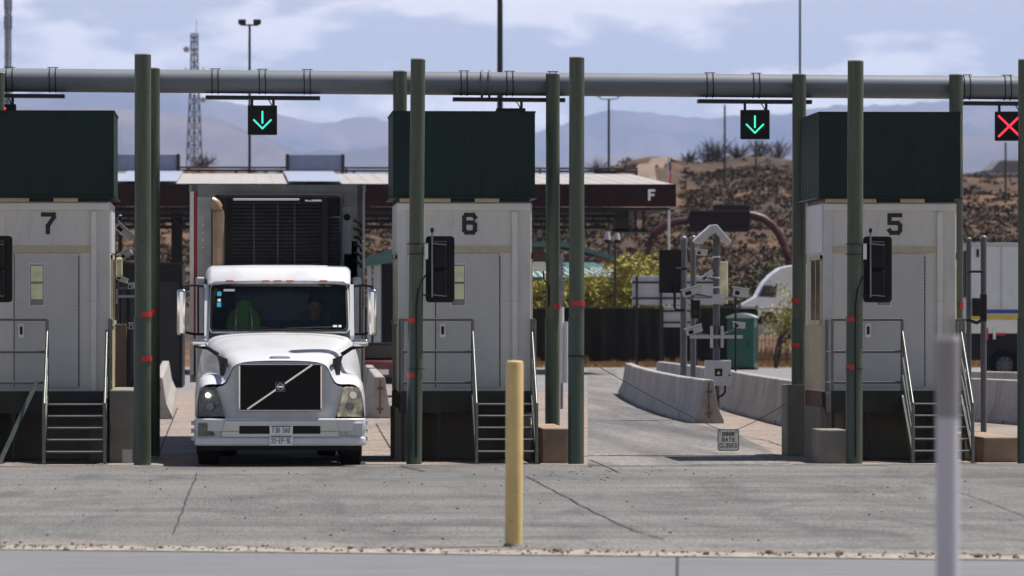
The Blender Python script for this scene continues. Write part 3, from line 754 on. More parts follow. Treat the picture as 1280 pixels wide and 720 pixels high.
# ------------------------------------------------------------------ concrete blocks on the islands
def block(name, pts, z0, z1, m, label, cat, top=None, group=None, bevel=0.02):
    """pts: ground outline; a free-standing block"""
    cx = sum(p[0] for p in pts)/len(pts); cy = sum(p[1] for p in pts)/len(pts)
    g = MB().prism([(p[0]-cx, p[1]-cy) for p in pts], 'z', 0, z1-z0)
    o = g.build(name, m, bevel=bevel); o.location = (cx, cy, z0)
    return tag(o, label, cat, group)
GBK = 'concrete blocks on the islands'
def rect(pa, pb, Y0, Y1): return [(XY(pa, Y0), Y0), (XY(pb, Y0), Y0), (XY(pb, Y0), Y1), (XY(pa, Y0), Y1)]
block('concrete_block', rect(678, 711, 80.3, 83.9), 0, zt(530, 85), M['tanconc'], 'tan concrete block between the two green posts right of booth 6', 'block', group=GBK)
block('concrete_block', rect(137, 170, 80.6, 84.0), 0, zt(484, 85), M['conc'], 'grey concrete block between the stairs of booth 7 and the tall post', 'block', group=GBK)
block('concrete_block', rect(1229, 1274, 80.4, 85.5), 0, zt(543, 86), M['tanconc'], 'tan brown concrete block right of the stairs of booth 5', 'block', group=GBK)
block('concrete_block', rect(1024, 1058, 79.95, 81.0), 0, zt(536, 88), M['conc'], 'low grey concrete block under the landing of booth 5', 'block', group=GBK)
block('concrete_block', rect(984, 1006, 84.5, 85.4), 0, zt(480, 83), M['conc'], 'upright concrete block at the foot of the post left of booth 5', 'block', group=GBK)
p = PY(149, 440, 85.5)
block('plywood_panel', rect(139, 158, 85.5, 85.6), 0.4, zt(405, 82), M['tanconc'], 'upright reddish tan board standing behind the block beside booth 7', 'board', bevel=0.005)
o = block('paper_scrap', rect(153, 165, 80.3, 80.32), 0.01, 0.2, M['scrap'], 'scrap of grey paper on the ground at the foot of the tall post', 'paper', bevel=0)

# ------------------------------------------------------------------ concrete barriers
def jersey(path, label_f, group, nseg, h=0.86):
    """path: list of ground points; nseg barrier units along it"""
    pts = [Vector(p) for p in path]
    cum = [0]
    for a, b in zip(pts, pts[1:]): cum.append(cum[-1]+(b-a).length)
    def at(s):
        for i in range(len(pts)-1):
            if s <= cum[i+1]+1e-6: return lerp(pts[i], pts[i+1], (s-cum[i])/(cum[i+1]-cum[i]))
        return pts[-1]
    prof = [(-0.30,0),(-0.30,0.07),(-0.18,0.33),(-0.10,h-0.02),(-0.08,h),(0.08,h),(0.10,h-0.02),(0.18,0.33),(0.30,0.07),(0.30,0)]
    for k in range(nseg):
        s0 = cum[-1]*k/nseg+0.02; s1 = cum[-1]*(k+1)/nseg-0.02
        c = at((s0+s1)/2)
        t = thing('concrete_barrier', label_f(k), 'barrier', (c.x, c.y, 0), 0, group)
        secs = []; m = 5
        for j in range(m+1):
            s = lerp(s0, s1, j/m); p = at(s); d = (at(min(cum[-1], s+0.3))-at(max(0, s-0.3))).normalized()
            nrm = Vector((d.y, -d.x, 0))
            secs.append([(p.x-c.x+nrm.x*a, p.y-c.y+nrm.y*a, b) for a, b in prof])
        g = MB().loft(secs, True); n = len(prof)
        g.f.append(tuple(range(n))); g.f.append(tuple(range(m*n, m*n+n)))
        g.build('body', M['barrier'], t, bevel=0.012)
        for f in (.22, .5, .78):
            sm_ = lerp(s0, s1, f); p = at(sm_)-c; d = (at(min(cum[-1], sm_+0.3))-at(max(0, sm_-0.3))).normalized()
            MB().obox(p+Vector((0,0,.03)), (.22, .606, .06), Matrix.Rotation(math.atan2(d.y, d.x), 3, 'Z')).build('drain_slot', M['black'], t)
        # end hardware: a key slot and loops
        for (s, e) in ((s0, -1), (s1, 1)):
            p = at(s)-c; d = (at(min(cum[-1], s+0.3))-at(max(0, s-0.3))).normalized()*e; ang = math.atan2(d.y, d.x)
            mm = Matrix.Rotation(ang, 3, 'Z')
            g = MB(); g.obox(p+d*0.008+Vector((0,0,0.45)), (0.012, 0.035, 0.7), mm)
            for zz in (0.2, 0.62): g.obox(p+d*0.014+Vector((0,0,zz)), (0.02, 0.13, 0.045), mm)
            g.build('end_hardware', M['stone'], t)
def pg(*a): return [PG(x, d) for x, d in a]
jersey(pg((886, 111.7), (851, 119.5), (820, 131), (797, 145), (786, 157)), lambda k: ['curved row barrier unit with its end facing the camera, behind the gate closed sign', 'second barrier unit from the near end of the curved row', 'third barrier unit from the near end of the curved row', 'farthest barrier unit of the curved row left of the camera poles'][k], 'barriers curving along the empty lane', 4)
jersey(pg((1030, 104), (992, 110.6), (938, 124), (912, 134), (884, 142), (826, 163)), lambda k: ['barrier unit of the right hand row beside booth 5', 'barrier unit of the right hand row below the teal toilet', 'barrier unit of the right hand row behind the grey electrical box', 'farthest barrier unit of the right hand row, behind the camera poles'][k], 'barriers right of the camera poles', 4)
jersey(pg((197, 116.5), (203, 140), (207, 165)), lambda k: ['barrier unit left of the truck, its end in shade', 'far barrier unit left of the truck, behind the nearer one'][k], 'barriers left of the truck', 2)
jersey(pg((475, 117.5), (466, 138)), lambda k: 'concrete barrier right of the truck headlamp, near unit with its end showing', 'barriers right of the truck', 1)
jersey(pg((464, 142), (455, 170)), lambda k: 'concrete barrier right of the truck, far unit behind the near one', 'barriers right of the truck', 1)
jersey(pg((1170, 118), (1262, 112), (1340, 107)), lambda k: ['barrier unit behind the stairs of booth 5', 'barrier unit at the right edge of the photo'][k], 'barriers right of booth 5', 2)
jersey(pg((1190, 133), (1330, 126)), lambda k: 'pale barrier in the row behind, in front of the white semi trailer', 'barriers right of booth 5', 1)
p = PG(1271, 108)

# ------------------------------------------------------------------ the white truck
# local frame: x to the right as seen from the front, y backwards, z up, y = 0 at the bumper
YT = 78.5; XT = XY(350.5, YT)
def wheel(name, x0, x1, y, z, r, parent, rim=True):
    g = MB(); n = 32; prof = [(x0, r*0.62), (x0, r*0.93), (x0+0.03, r), (x1-0.03, r), (x1, r*0.93), (x1, r*0.62)]
    secs = []
    for k in range(n):
        a = 2*math.pi*k/n; secs.append([(px_, y+rr*math.cos(a), z+rr*math.sin(a)) for px_, rr in prof])
    secs.append(secs[0]); g.loft(secs)
    w = g.build(name, M['tyre'], parent, smooth=True)
    g = MB(); g.cyl((x0+0.04, y, z), (x1-0.04, y, z), r*0.62, n=24); g.cyl((x0+0.0, y, z), (x1-0.0, y, z), r*0.22, n=16)
    g.build('rim', M['silver'], w, smooth=True)
    return w
T = thing('truck_tractor', 'white long nosed semi truck with a black grille driving towards the camera', 'truck', (XT, YT, 0))
# hood: sections from the nose to the cowl, half profiles mirrored
hood = [
 (0.13, [(0,1.465),(.3,1.46),(.58,1.44),(.66,1.37),(.71,1.24),(.76,1.15),(.84,1.13),(.98,1.145),(1.13,1.10),(1.165,.66)]),
 (0.32, [(0,1.525),(.34,1.52),(.63,1.50),(.72,1.41),(.76,1.29),(.80,1.215),(.89,1.215),(1.03,1.225),(1.155,1.15),(1.18,.68)]),
 (0.60, [(0,1.585),(.36,1.58),(.68,1.56),(.77,1.47),(.80,1.35),(.83,1.27),(.91,1.275),(1.05,1.275),(1.16,1.19),(1.185,.68)]),
 (1.00, [(0,1.665),(.36,1.66),(.74,1.645),(.84,1.56),(.87,1.40),(.90,1.29),(1.0,1.28),(1.10,1.24),(1.17,1.14),(1.185,1.03)]),
 (1.55, [(0,1.765),(.4,1.76),(.80,1.72),(.93,1.63),(1.03,1.45),(1.07,1.32),(1.10,1.25),(1.14,1.18),(1.175,1.08),(1.185,1.0)]),
 (2.20, [(0,1.86),(.42,1.855),(.92,1.82),(1.04,1.73),(1.12,1.5),(1.15,1.3),(1.165,1.12),(1.17,.95),(1.175,.8),(1.175,.65)]),
]
g = MB(); secs = []
for y, pr in hood:
    full = [(-x, y+0.10*(x/1.1)**2*(1 if y < 0.4 else 0.3), z) for x, z in reversed(pr[1:])]+[(x, y+0.10*(x/1.1)**2*(1 if y < 0.4 else 0.3), z) for x, z in pr]
    secs.append(full)
g.loft(secs)
hd = g.build('hood', M['white'], T, smooth=True, sub=2)
# nose panel round the grille
g = MB(); fr = [(-.90,.66),(.90,.66),(.90,1.09),(.80,1.11),(.75,1.14),(.70,1.23),(.655,1.35),(.57,1.43),(.3,1.447),(-.3,1.447),(-.54,1.42),(-.60,1.35),(-.65,1.19),(-.71,1.09),(-.80,1.085),(-.90,1.05)]
top_ = sorted([(x, z) for x, z in fr if z > .67 and x >= 0]+[(0, 1.45)])
cols = []
for k in range(49):
    x = -.94+1.88*k/48; zt_ = 1.05
    for (a, b), (c, d) in zip(top_, top_[1:]):
        if a <= abs(x) <= c and c > a: zt_ = lerp(b, d, (abs(x)-a)/(c-a))
    y = .12+.10*(x/1.1)**2
    cols.append([(x*(.80+.20*m/6) if abs(x) > .3 else x*(.80+.20*m/6), y, .66+(zt_-.66)*m/6) for m in range(7)]+[(x, y+.05, zt_)])
g.loft(cols); g.build('nose_panel', M['white'], T, smooth=True)
MB().box(-.14, .14, .5, .62, .25, .6).build('tow_hook', M['black'], T)
MB().box(-1.1, 1.1, .36, .42, .22, .55).build('valance', M['black'], T)
gr = MB().box(-.55, .55, 0.045, 0.10, .785, 1.40).build('grille', M['reefer'], T)
g = MB()
for k in range(17): g.box(-.54, .54, 0.036, 0.045, .80+k*.0355, .812+k*.0355)
for k in range(24): g.box(-.54+k*.0465, -.534+k*.0465, 0.038, 0.045, .79, 1.39)
g.build('mesh_bars', M['black'], gr)
g = MB()
def ring(g, x0, x1, z0, z1, w, y0, y1):
    g.box(x0-w, x0, y0, y1, z0, z1); g.box(x1, x1+w, y0, y1, z0, z1); g.box(x0-w, x1+w, y0, y1, z1, z1+w); g.box(x0-w, x1+w, y0, y1, z0-w, z0)
ring(g, -.55, .55, .79, 1.40, .026, 0.015, 0.10); g.build('grille_surround', M['chrome'], gr, bevel=0.012)
g = MB(); stroke(g, [(-.445, .80), (.43, 1.40)], .024, 0.034, 0.02); g.build('diagonal_bar', M['chrome'], gr)
bd = MB().box(-.062, .062, -0.002, 0.014, 1.04, 1.165).build('emblem', M['black'], gr, bevel=0.006)
g = MB(); pts = [(.044*math.cos(a), -0.006, 1.1025+.044*math.sin(a)) for a in [2*math.pi*k/24 for k in range(25)]]
g.tube(pts, 0.0075, 6); g.box(-.03, .03, -0.01, -0.002, 1.09, 1.115); g.build('emblem_ring', M['chrome'], bd)
g = MB(); pts = [(-.062, -0.004, 1.04), (.062, -0.004, 1.04), (.062, -0.004, 1.165), (-.062, -0.004, 1.165), (-.062, -0.004, 1.04)]; g.tube(pts, 0.004, 6); g.build('emblem_edge', M['silver'], bd)
MB().prism([(-.15, 1.515), (-.09, 1.50), (.09, 1.50), (.15, 1.515), (.09, 1.531), (-.09, 1.531)], 'y', 0.22, 0.36).build('hood_scoop', M['white'], hd, bevel=0.01, smooth=True)
# bumper
g = MB(); prof = lambda y0: [(-1.19, y0+.30), (-1.165, y0+.13), (-1.0, y0+.03), (-.6, y0), (.6, y0), (1.0, y0+.03), (1.165, y0+.13), (1.19, y0+.30), (1.1, y0+.34), (-1.1, y0+.34)]
g.prism(prof(0.0), 'z', .48, .665); bp_ = g.build('bumper', M['white'], T, bevel=0.02, smooth=True)
g = MB(); g.prism(prof(-0.015), 'z', .29, .41); g.build('lower_bumper', M['white'], bp_, bevel=0.025, smooth=True)
g = MB(); g.prism(prof(0.03), 'z', .405, .485); g.build('bumper_recess', M['twhite'], bp_)
g = MB(); g.prism([(-.80,.485),(.80,.485),(.76,.64),(-.76,.64)], 'y', -0.012, 0.01); g.build('centre_panel', M['silver'], bp_, bevel=0.01)
g = MB(); g.prism([(-.80,.415),(.80,.415),(.80,.484),(-.80,.484)], 'y', 0.0, 0.02); g.build('centre_lower_panel', M['silver'], bp_)
MB().box(-.565, .55, -0.03, -0.013, .455, .565).build('air_slot', M['black'], bp_, bevel=0.01)
for sx in (-1, 1):
    g = MB(); q = [(sx*1.13,.425),(sx*.90,.43),(sx*.98,.605),(sx*1.135,.605)]
    g.prism(q, 'y', 0.03, 0.10); g.build('fog_lamp', M['lampglass'] if sx < 0 else M['twhite'], bp_, bevel=0.008)
for sx in (-1, 1):
    # headlamps, leaning back at the outer side
    q = [(sx*1.125,.685),(sx*.775,.69),(sx*.80,.80),(sx*.865,1.08),(sx*.90,1.10),(sx*1.10,1.10),(sx*1.13,1.0)]
    g = MB(); vs = []
    for dy in (0.0, 0.12):
        for x, z in q: vs.append((x, 0.07+dy+0.14*max(0, abs(x)-.78)/.34+0.12*(z-.69), z))
    n = len(q); g.add(vs, [tuple(range(n)), tuple(range(2*n-1, n-1, -1))]+[(i, (i+1)%n, n+(i+1)%n, n+i) for i in range(n)])
    hl = g.build('headlamp', M['lampglass'] if sx < 0 else M['lampamber'], T, bevel=0.012, smooth=True)
    cx = -1.0 if sx < 0 else 1.005
    g = MB(); g.cyl((cx, 0.15, .985), (cx, 0.27, .985), .032 if sx < 0 else .05, n=20); g.build('lamp_reflector', M['lampon'] if sx < 0 else M['chrome'], hl)
    g = MB(); g.cyl((sx*.97, 0.11, .83), (sx*.97, 0.25, .83), .055, n=20); g.build('lamp_reflector', M['galv'], hl)
    # black side vents on the hood
    g = MB(); vs = []
    out = [(.885,1.545),(.80,1.505),(.725,1.485),(.725,1.37),(.775,1.40),(.775,1.12),(.805,1.12),(.835,1.30),(.85,1.44)]
    fy = lambda x, z: .30+(x-.71)*4.0-(.04 if z > 1.3 else .16)
    for off in (0.0, .09):
        for x, z in out: vs.append((sx*x, fy(x, z)-.10+off, z))
    n = len(out); g.add(vs, [tuple(range(n)), tuple(range(2*n-1, n-1, -1))]+[(i, (i+1)%n, n+(i+1)%n, n+i) for i in range(n)])
    g.build('side_vent', M['black'], hd)
    # hood mirrors on their arms
    m = thing_ = MB().box(min(sx*1.0, sx*1.235), max(sx*1.0, sx*1.235), 0.80, 0.98, 1.655, 1.755).build('hood_mirror', M['chrome'], T, bevel=0.035, smooth=True, seg=3)
    g = MB(); g.tube([(sx*1.17, .90, 1.66), (sx*1.0, .90, 1.63), (sx*.86, .92, 1.54)], [.022, .026, .03], 8); g.build('mirror_arm', M['black'], m)
# cab: hollow shell with a windscreen opening
zr0, zr1 = 2.53, 2.80; yw0, yw1 = 2.22, 2.66
g = MB()
g.loft([[(x, y, z) for y, z in ((yw0, 1.80), (yw1, zr0), (5.3, zr0), (5.3, .75), (yw0, .75))] for x in (-1.06, -1.0)], True)
g.f.append(tuple(range(5))); g.f.append(tuple(range(5, 10)))
n0 = len(g.v)
g.loft([[(x, y, z) for y, z in ((yw0, 1.80), (yw1, zr0), (5.3, zr0), (5.3, .75), (yw0, .75))] for x in (1.0, 1.06)], True)
g.f.append(tuple(n0+i for i in range(5))); g.f.append(tuple(n0+5+i for i in range(5)))
g.build('cab_side', M['white'], T)
MB().box(-1.0, 1.0, 3.9, 3.95, .75, zr0).build('cab_back', M['interior'], T)
MB().box(-1.0, 1.0, 2.24, 2.30, .75, 1.84).build('cowl', M['interior'], T)
MB().box(-1.0, 1.0, 2.30, 3.9, .95, 1.0).build('cab_floor', M['interior'], T)
# roof cap, bulged
secs = []
for y, w, z0, z1 in ((yw1-.10, .99, zr0+.015, zr0+.04), (yw1-.07, 1.01, zr0-.01, 2.60), (yw1+.03, 1.015, zr0-.02, 2.70), (yw1+.18, 1.015, zr0-.02, 2.765), (yw1+.6, 1.03, zr0-.02, 2.80), (5.3, 1.06, zr0-.02, 2.80)):
    c = 0.07; secs.append([(-w, y, z0), (-w, y, max(z0+.002, z1-c)), (-w+.03, y, max(z0+.003, z1-c*.35)), (-w+c, y, z1), (-.4, y, z1+.012), (.4, y, z1+.012), (w-c, y, z1), (w-.03, y, max(z0+.003, z1-c*.35)), (w, y, max(z0+.002, z1-c)), (w, y, z0)])
g = MB().loft(secs, True); g.f.append(tuple(range(10))); g.f.append(tuple(range(50, 60)))
rc = g.build('roof', M['white'], T, smooth=60, bevel=0.01)
for x in (-.70, -.19, -.02, .155, .63):
    MB().box(x-.055, x+.055, yw1-.115, yw1-.05, 2.565, 2.59).build('marker_lamp', M['amber'], rc, bevel=0.008)
# windscreen frame and glass: corner polygon in the sloping plane
def ws(u, v, off=0.0):
    """u across -1..1, v 0 bottom..1 top"""
    z = lerp(1.855, 2.50, v); y = lerp(yw0+.02, yw1-.03, v)-0.10*(1-u*u)
    w = lerp(1.0, .985, v)
    return (u*w, y-off, z+off*0.3)
def rrect(u0, u1, v0, v1, ru, rv, n=5):
    o = []
    for cu, cv, a in ((u1-ru, v0+rv, -90), (u1-ru, v1-rv, 0), (u0+ru, v1-rv, 90), (u0+ru, v0+rv, 180)):
        for k in range(n+1): o.append((cu+ru*math.cos(R(a+k*90/n)), cv+rv*math.sin(R(a+k*90/n))))
    return o
def arcs(o, m=8):
    """densify the long edges so that they follow the curved screen"""
    r = []
    for (a, b), (c, d) in zip(o, o[1:]+o[:1]):
        k = m if abs(c-a) > .5 else 1
        r += [(lerp(a, c, i/k), lerp(b, d, i/k)) for i in range(k)]
    return r
outer = arcs(rrect(-1.0, 1.0, -0.03, 1.05, .06, .12)); mid = arcs(rrect(-.985, .985, -.01, 1.035, .07, .13)); inn = arcs(rrect(-.955, .955, .035, .985, .06, .12))
g = MB(); g.loft([[ws(u, v, 0) for u, v in outer], [ws(u, v, .03) for u, v in mid]], True); g.build('windscreen_frame', M['white'], T, smooth=True)
wf = MB().loft([[ws(u, v, .032) for u, v in mid], [ws(u, v, .034) for u, v in inn], [ws(u, v, 0.0) for u, v in inn]], True).build('windscreen_seal', M['black'], T, smooth=True)
g = MB(); nu = 16
for off in (0.018,):
    g.loft([[ws(lerp(-.97, .97, i/nu), v, off) for i in range(nu+1)] for v in (.01, .3, .6, 1.01)])
gl_ = g.build('windscreen', M['windscreen'], T, smooth=True)
g = MB()
for (u, v, du, dv, mm) in ((-.86, .82, .03, .10, 'cyan'), (-.86, .68, .022, .06, 'paper'), (-.86, .58, .03, .10, 'cyan')):
    q = [ws(u-du, v-dv/2, .036), ws(u+du, v-dv/2, .036), ws(u+du, v+dv/2, .036), ws(u-du, v+dv/2, .036)]
    MB().add(q, [(0,1,2,3)]).build('sticker', M[mm], gl_)
for (u, v, du, dv) in ((.79, .11, .03, .045), (.86, .11, .02, .05), (-.72, .90, .08, .05)):
    q = [ws(u-du, v-dv/2, .036), ws(u+du, v-dv/2, .036), ws(u+du, v+dv/2, .036), ws(u-du, v+dv/2, .036)]
    MB().add(q, [(0,1,2,3)]).build('sticker', M['paper'] if u > 0 else M['signback'], gl_)
for sx in (-1, 1):   # wipers
    g = MB(); pts = [ws(lerp(sx*.1, sx*.75, k/6), .05+.03*k/6, .06) for k in range(7)]; g.tube(pts, .008, 5); g.build('wiper', M['black'], T)
MB().tube([(-.95, 2.0, 1.87), (0, 1.96, 1.885), (.95, 2.0, 1.87)], 0.015, 6).build('cowl_seal', M['black'], T)
# interior
MB().box(-.62, .45, 3.86, 3.895, 2.02, 2.42).build('sleeper_curtain', M['screenblue'], T)
MB().box(-.98, .98, 3.5, 3.85, 1.0, 1.6).build('bunk', M['interior'], T)
for cx in (-.5, .52):
    s_ = MB().box(cx-.25, cx+.25, 2.95, 3.4, 1.25, 1.45).build('seat', M['interior'], T, bevel=.04)
    MB().box(cx-.22, cx+.22, 3.38, 3.5, 1.42, 2.15).build('seat_back', M['interior'], s_, bevel=.05)
g = MB(); g.tube([(.52+.22*math.cos(a), 2.62+.1*math.sin(a), 1.74+.19*math.sin(a)) for a in [2*math.pi*k/20 for k in range(21)]], .016, 6); g.build('steering_wheel', M['interior'], T)
# sleeper behind the cab, wider than the cab front, and side fairings
MB().box(-1.19, -1.06, 3.35, 5.6, .55, 2.64).build('side_fairing', M['twhite'], T, bevel=.03)
MB().box(1.06, 1.19, 3.35, 5.6, .55, 2.64).build('side_fairing', M['twhite'], T, bevel=.03)
for sx in (-1, 1):
    g = MB(); g.box(min(sx*1.06, sx*1.20), max(sx*1.06, sx*1.20), 2.1, 5.3, .36, .62)
    sf = g.build('side_step', M['twhite'], T, bevel=.03)
    g = MB()
    for k in range(3): g.box(min(sx*1.12, sx*1.245), max(sx*1.12, sx*1.245), 2.0, 2.6, .32+k*.11, .37+k*.11)
    g.build('step_tread', M['silver'], sf)
    # door mirrors
    cxm = sx*1.385 if sx < 0 else 1.325
    m = MB().box(cxm-.066, cxm+.066, 2.45, 2.62, 1.80, 2.46).build('door_mirror', M['chrome'], T, bevel=.04, smooth=True, seg=3)
    g = MB(); g.tube([(cxm, 2.54, 2.42), (cxm*.99, 2.56, 2.50), (sx*1.2, 2.62, 2.52), (sx*1.05, 2.7, 2.50)], .018, 8)
    g.tube([(cxm, 2.54, 1.86), (sx*1.2, 2.6, 1.82), (sx*1.05, 2.7, 1.82)], .018, 8); g.tube([(sx*1.15, 2.6, 1.82), (sx*1.15, 2.6, 2.52)], .014, 8); g.build('mirror_arm', M['black'], m)
# exhaust stack
g = MB(); g.tube([(-.87, 5.48, .8), (-.87, 5.48, 3.55), (-.875, 5.48, 3.62), (-.89, 5.48, 3.68), (-.915, 5.48, 3.725), (-.95, 5.48, 3.75), (-.98, 5.48, 3.76)], .086, 20)
g.build('exhaust_stack', M['stack'], T, smooth=True)
# chassis and wheels
MB().box(-.45, .45, .5, 8.2, .55, .85).build('chassis', M['dark'], T)
MB().box(-1.1, 1.1, 1.9, 2.1, .3, 1.0).build('firewall', M['black'], T)
for x0, x1 in ((-1.14, -.84), (.84, 1.14)): wheel('wheel', x0, x1, 1.2, .51, .51, T)
for y in (6.2, 7.5):
    for x0, x1 in ((-1.2, -.9), (-.87, -.6), (.6, .87), (.9, 1.2)): wheel('wheel', x0, x1, y, .51, .51, T)
# number plates, letters raised
for z, s_ in ((.44, 'F30 5AU'), (.295, '22-EP-9L')):
    pl = MB().box(-.15, .17, -0.052, -0.04, z, z+.14).build('number_plate', M['signwhite'], T, bevel=.004)
    text(MB(), s_, .01, z+.03, .027, .07, .008, -0.0525, .002, .3).build('plate_text', M['digit'], pl)
    MB().box(-.13, .15, -0.0545, -0.0525, z+.112, z+.128).build('plate_stripe', M['blue'] if z > .4 else M['maroon'], pl)
# hi-vis vest on the passenger seat and the driver
t = thing('safety_vest', 'bright green safety vest hung over the passenger seat behind the windscreen', 'vest', (XT-.5, YT+3.3, 1.42))
secs = []
for z, w, d in ((0,.25,.10),(.25,.26,.12),(.5,.25,.11),(.64,.24,.10),(.72,.20,.09),(.78,.12,.08),(.86,.10,.07),(.89,.04,.04)):
    secs.append([(w*math.cos(2*math.pi*k/20), -.02+d*math.sin(2*math.pi*k/20), z) for k in range(20)])
MB().loft(secs, True).build('fabric', M['hivis'], t, smooth=True)
g = MB()
for x in (-.12, .12): g.tube([(x, -.15, .02), (x, -.155, .4), (x*.95, -.14, .62), (x*.8, -.11, .78)], .02, 6)
g.build('reflective_strip', M['silver'], t)
# the driver
def person_driver(loc, label):
    o = bpy.data.meshes.new('person'); bm = bmesh.new()
    V = [((0,0,.0),.16),((0,.02,.22),.15),((0,.03,.42),.17),((0,.02,.52),.10),((0,.0,.60),.06),((0,-.01,.68),.085),((0,-.02,.77),.095),((0,-.01,.85),.07),
         ((-.19,.01,.47),.065),((-.27,-.08,.27),.05),((-.18,-.32,.28),.04),((-.12,-.42,.32),.035),
         ((.19,.01,.47),.065),((.27,-.08,.27),.05),((.18,-.32,.28),.04),((.12,-.42,.32),.035),
         ((-.1,-.1,.0),.09),((-.13,-.42,.04),.075),((-.13,-.52,-.28),.055),((.1,-.1,.0),.09),((.13,-.42,.04),.075),((.13,-.52,-.28),.055)]
    E = [(0,1),(1,2),(2,3),(3,4),(4,5),(5,6),(6,7),(2,8),(8,9),(9,10),(10,11),(2,12),(12,13),(13,14),(14,15),(0,16),(16,17),(17,18),(0,19),(19,20),(20,21)]
    o.from_pydata([v for v, r in V], E, [])
    ob = bpy.data.objects.new('person', o); COL.objects.link(ob)
    md = ob.modifiers.new('skin', 'SKIN')
    for i, (v, r) in enumerate(V): o.skin_vertices[0].data[i].radius = (r, r)
    o.skin_vertices[0].data[0].use_root = True
    sb = ob.modifiers.new('sub', 'SUBSURF'); sb.levels = 2; sb.render_levels = 2
    # bake, so that skin and shirt can differ
    dg = bpy.context.evaluated_depsgraph_get(); dg.update()
    me = bpy.data.meshes.new_from_object(ob.evaluated_get(dg)); bpy.data.objects.remove(ob)
    me.materials.clear(); me.materials.append(M['shirt']); me.materials.append(M['skin'])
    for p in me.polygons:
        p.use_smooth = True
        if p.center.z > .56 or (p.center.y < -.3 and p.center.z > .2): p.material_index = 1
    ob = bpy.data.objects.new('person', me); COL.objects.link(ob); ob.location = loc
    tag(ob, label, 'person')
    g = MB(); g.ico((0, .015, .80), .105, 3, (1, 1.08, .95)); hr = g.build('hair', M['hair'], ob, smooth=True); hr.location = (0, .012, .02)
    g = MB(); g.ico((0, -.115, .735), .018, 2, (.8, 1.1, 1.3)); g.build('nose', M['skin'], ob, smooth=True)
    g = MB()
    for x in (-.035, .035): g.ico((x, -.10, .765), .012, 2)
    g.build('eyes', M['black'], ob)
    g = MB(); g.tube([(-.028, -.098, .69), (0, -.106, .688), (.028, -.098, .69)], .006, 6); g.build('mouth', M['maroon'], ob)
    return ob
person_driver((XT+.52, YT+3.12, 1.47), 'driver in a dark shirt sitting at the wheel behind the dim windscreen')

# ------------------------------------------------------------------ the refrigerated trailer
TR = thing('refrigerated_trailer', 'tall grey box trailer with a black cooling unit on its nose, behind the truck cab', 'trailer', (XT, YT+6.1, 0))
g = MB(); a = 1.30; c = .12
g.prism([(-a, c), (-a+c*.3, c*.3), (-a+c, 0), (a-c, 0), (a-c*.3, c*.3), (a, c), (a, 15.0), (-a, 15.0)], 'z', 1.1, 4.0)
bx = g.build('box_body', M['trailer'], TR)
g = MB(); g.prism([(-a-.012, c), (-a+c*.3, c*.3-.012), (-a+c, -.012), (a-c, -.012), (a-c*.3, c*.3-.012), (a+.012, c), (a+.012, 15.0), (-a-.012, 15.0)], 'z', 3.93, 4.03); g.build('top_rail', M['trailer'], bx)
for x0, x1, m, z0, z1 in ((-1.30, -1.235, 'silver', 1.2, 3.93), (-1.232, -1.195, 'red', 1.6, 3.9), (-1.19, -.98, 'twhite', 1.2, 3.85), (.98, 1.19, 'trailer', 1.2, 3.9), (.96, 1.28, 'twhite', 2.2, 3.2)):
    MB().box(x0, x1, -.03, .06, z0, z1).build('nose_panel', M[m], TR, bevel=.006)
ru = MB().box(-.93, .93, -.55, -.015, 2.35, 3.88).build('cooling_unit', M['reefer'], TR, bevel=.05)
g = MB()
for k in range(26): g.obox((0, -.565, 2.42+k*.053), (1.36, .04, .012), Matrix.Rotation(R(-35), 3, 'X'))
for x in (-.35, 0, .25): g.box(x-.008, x+.008, -.59, -.57, 2.45, 3.75)
g.build('louvres', M['louvre'], ru)
g = MB()
for k in range(22): g.obox((.82, -.562, 2.42+k*.053), (.20, .03, .012), Matrix.Rotation(R(-35), 3, 'X'))
g.build('louvres', M['louvre'], ru)
for x in (-.80, .70): MB().box(x-.05, x+.05, -.60, -.555, 2.38, 3.84).build('frame_bar', M['black'], ru, bevel=.01)
g = MB(); g.box(-.66, .32, -.59, -.55, 3.785, 3.815); g.box(.40, .66, -.59, -.55, 3.77, 3.795); g.build('top_highlight_strip', M['wpanel'], ru, bevel=.008)
for x in (.38, .48): MB().box(x-.02, x+.02, -.62, -.56, 3.79, 3.86).build('latch', M['black'], ru)
MB().box(.95, 1.10, -.05, -.012, 3.0, 3.7).build('gauge_panel', M['twhite'], TR, bevel=.01)
g = MB(); g.cyl((1.03, -.09, 3.55), (1.03, -.05, 3.55), .05, n=16); g.build('gauge', M['black'], TR)
g = MB()
for k in range(6):
    z = 2.9+k*.12; g.tube([(1.14, -.05, z), (1.22, -.12, z-.03), (1.24, -.05, z-.09)], .022, 6)
g.build('cable_coils', M['black'], TR)
g = MB()
for k in range(5): g.cyl((-1.1, -.04, 3.1+k*.11), (-1.1, -.028, 3.1+k*.11), .016, n=8)
g.build('rivets', M['silver'], TR)
for y in (12.2, 13.5):
    for x0, x1 in ((-1.25, -.95), (-.92, -.65), (.65, .92), (.95, 1.25)): wheel('wheel', x0, x1, y, .5, .5, TR)
MB().box(-.5, .5, .3, 14.5, .9, 1.09).build('underframe', M['dark'], TR)

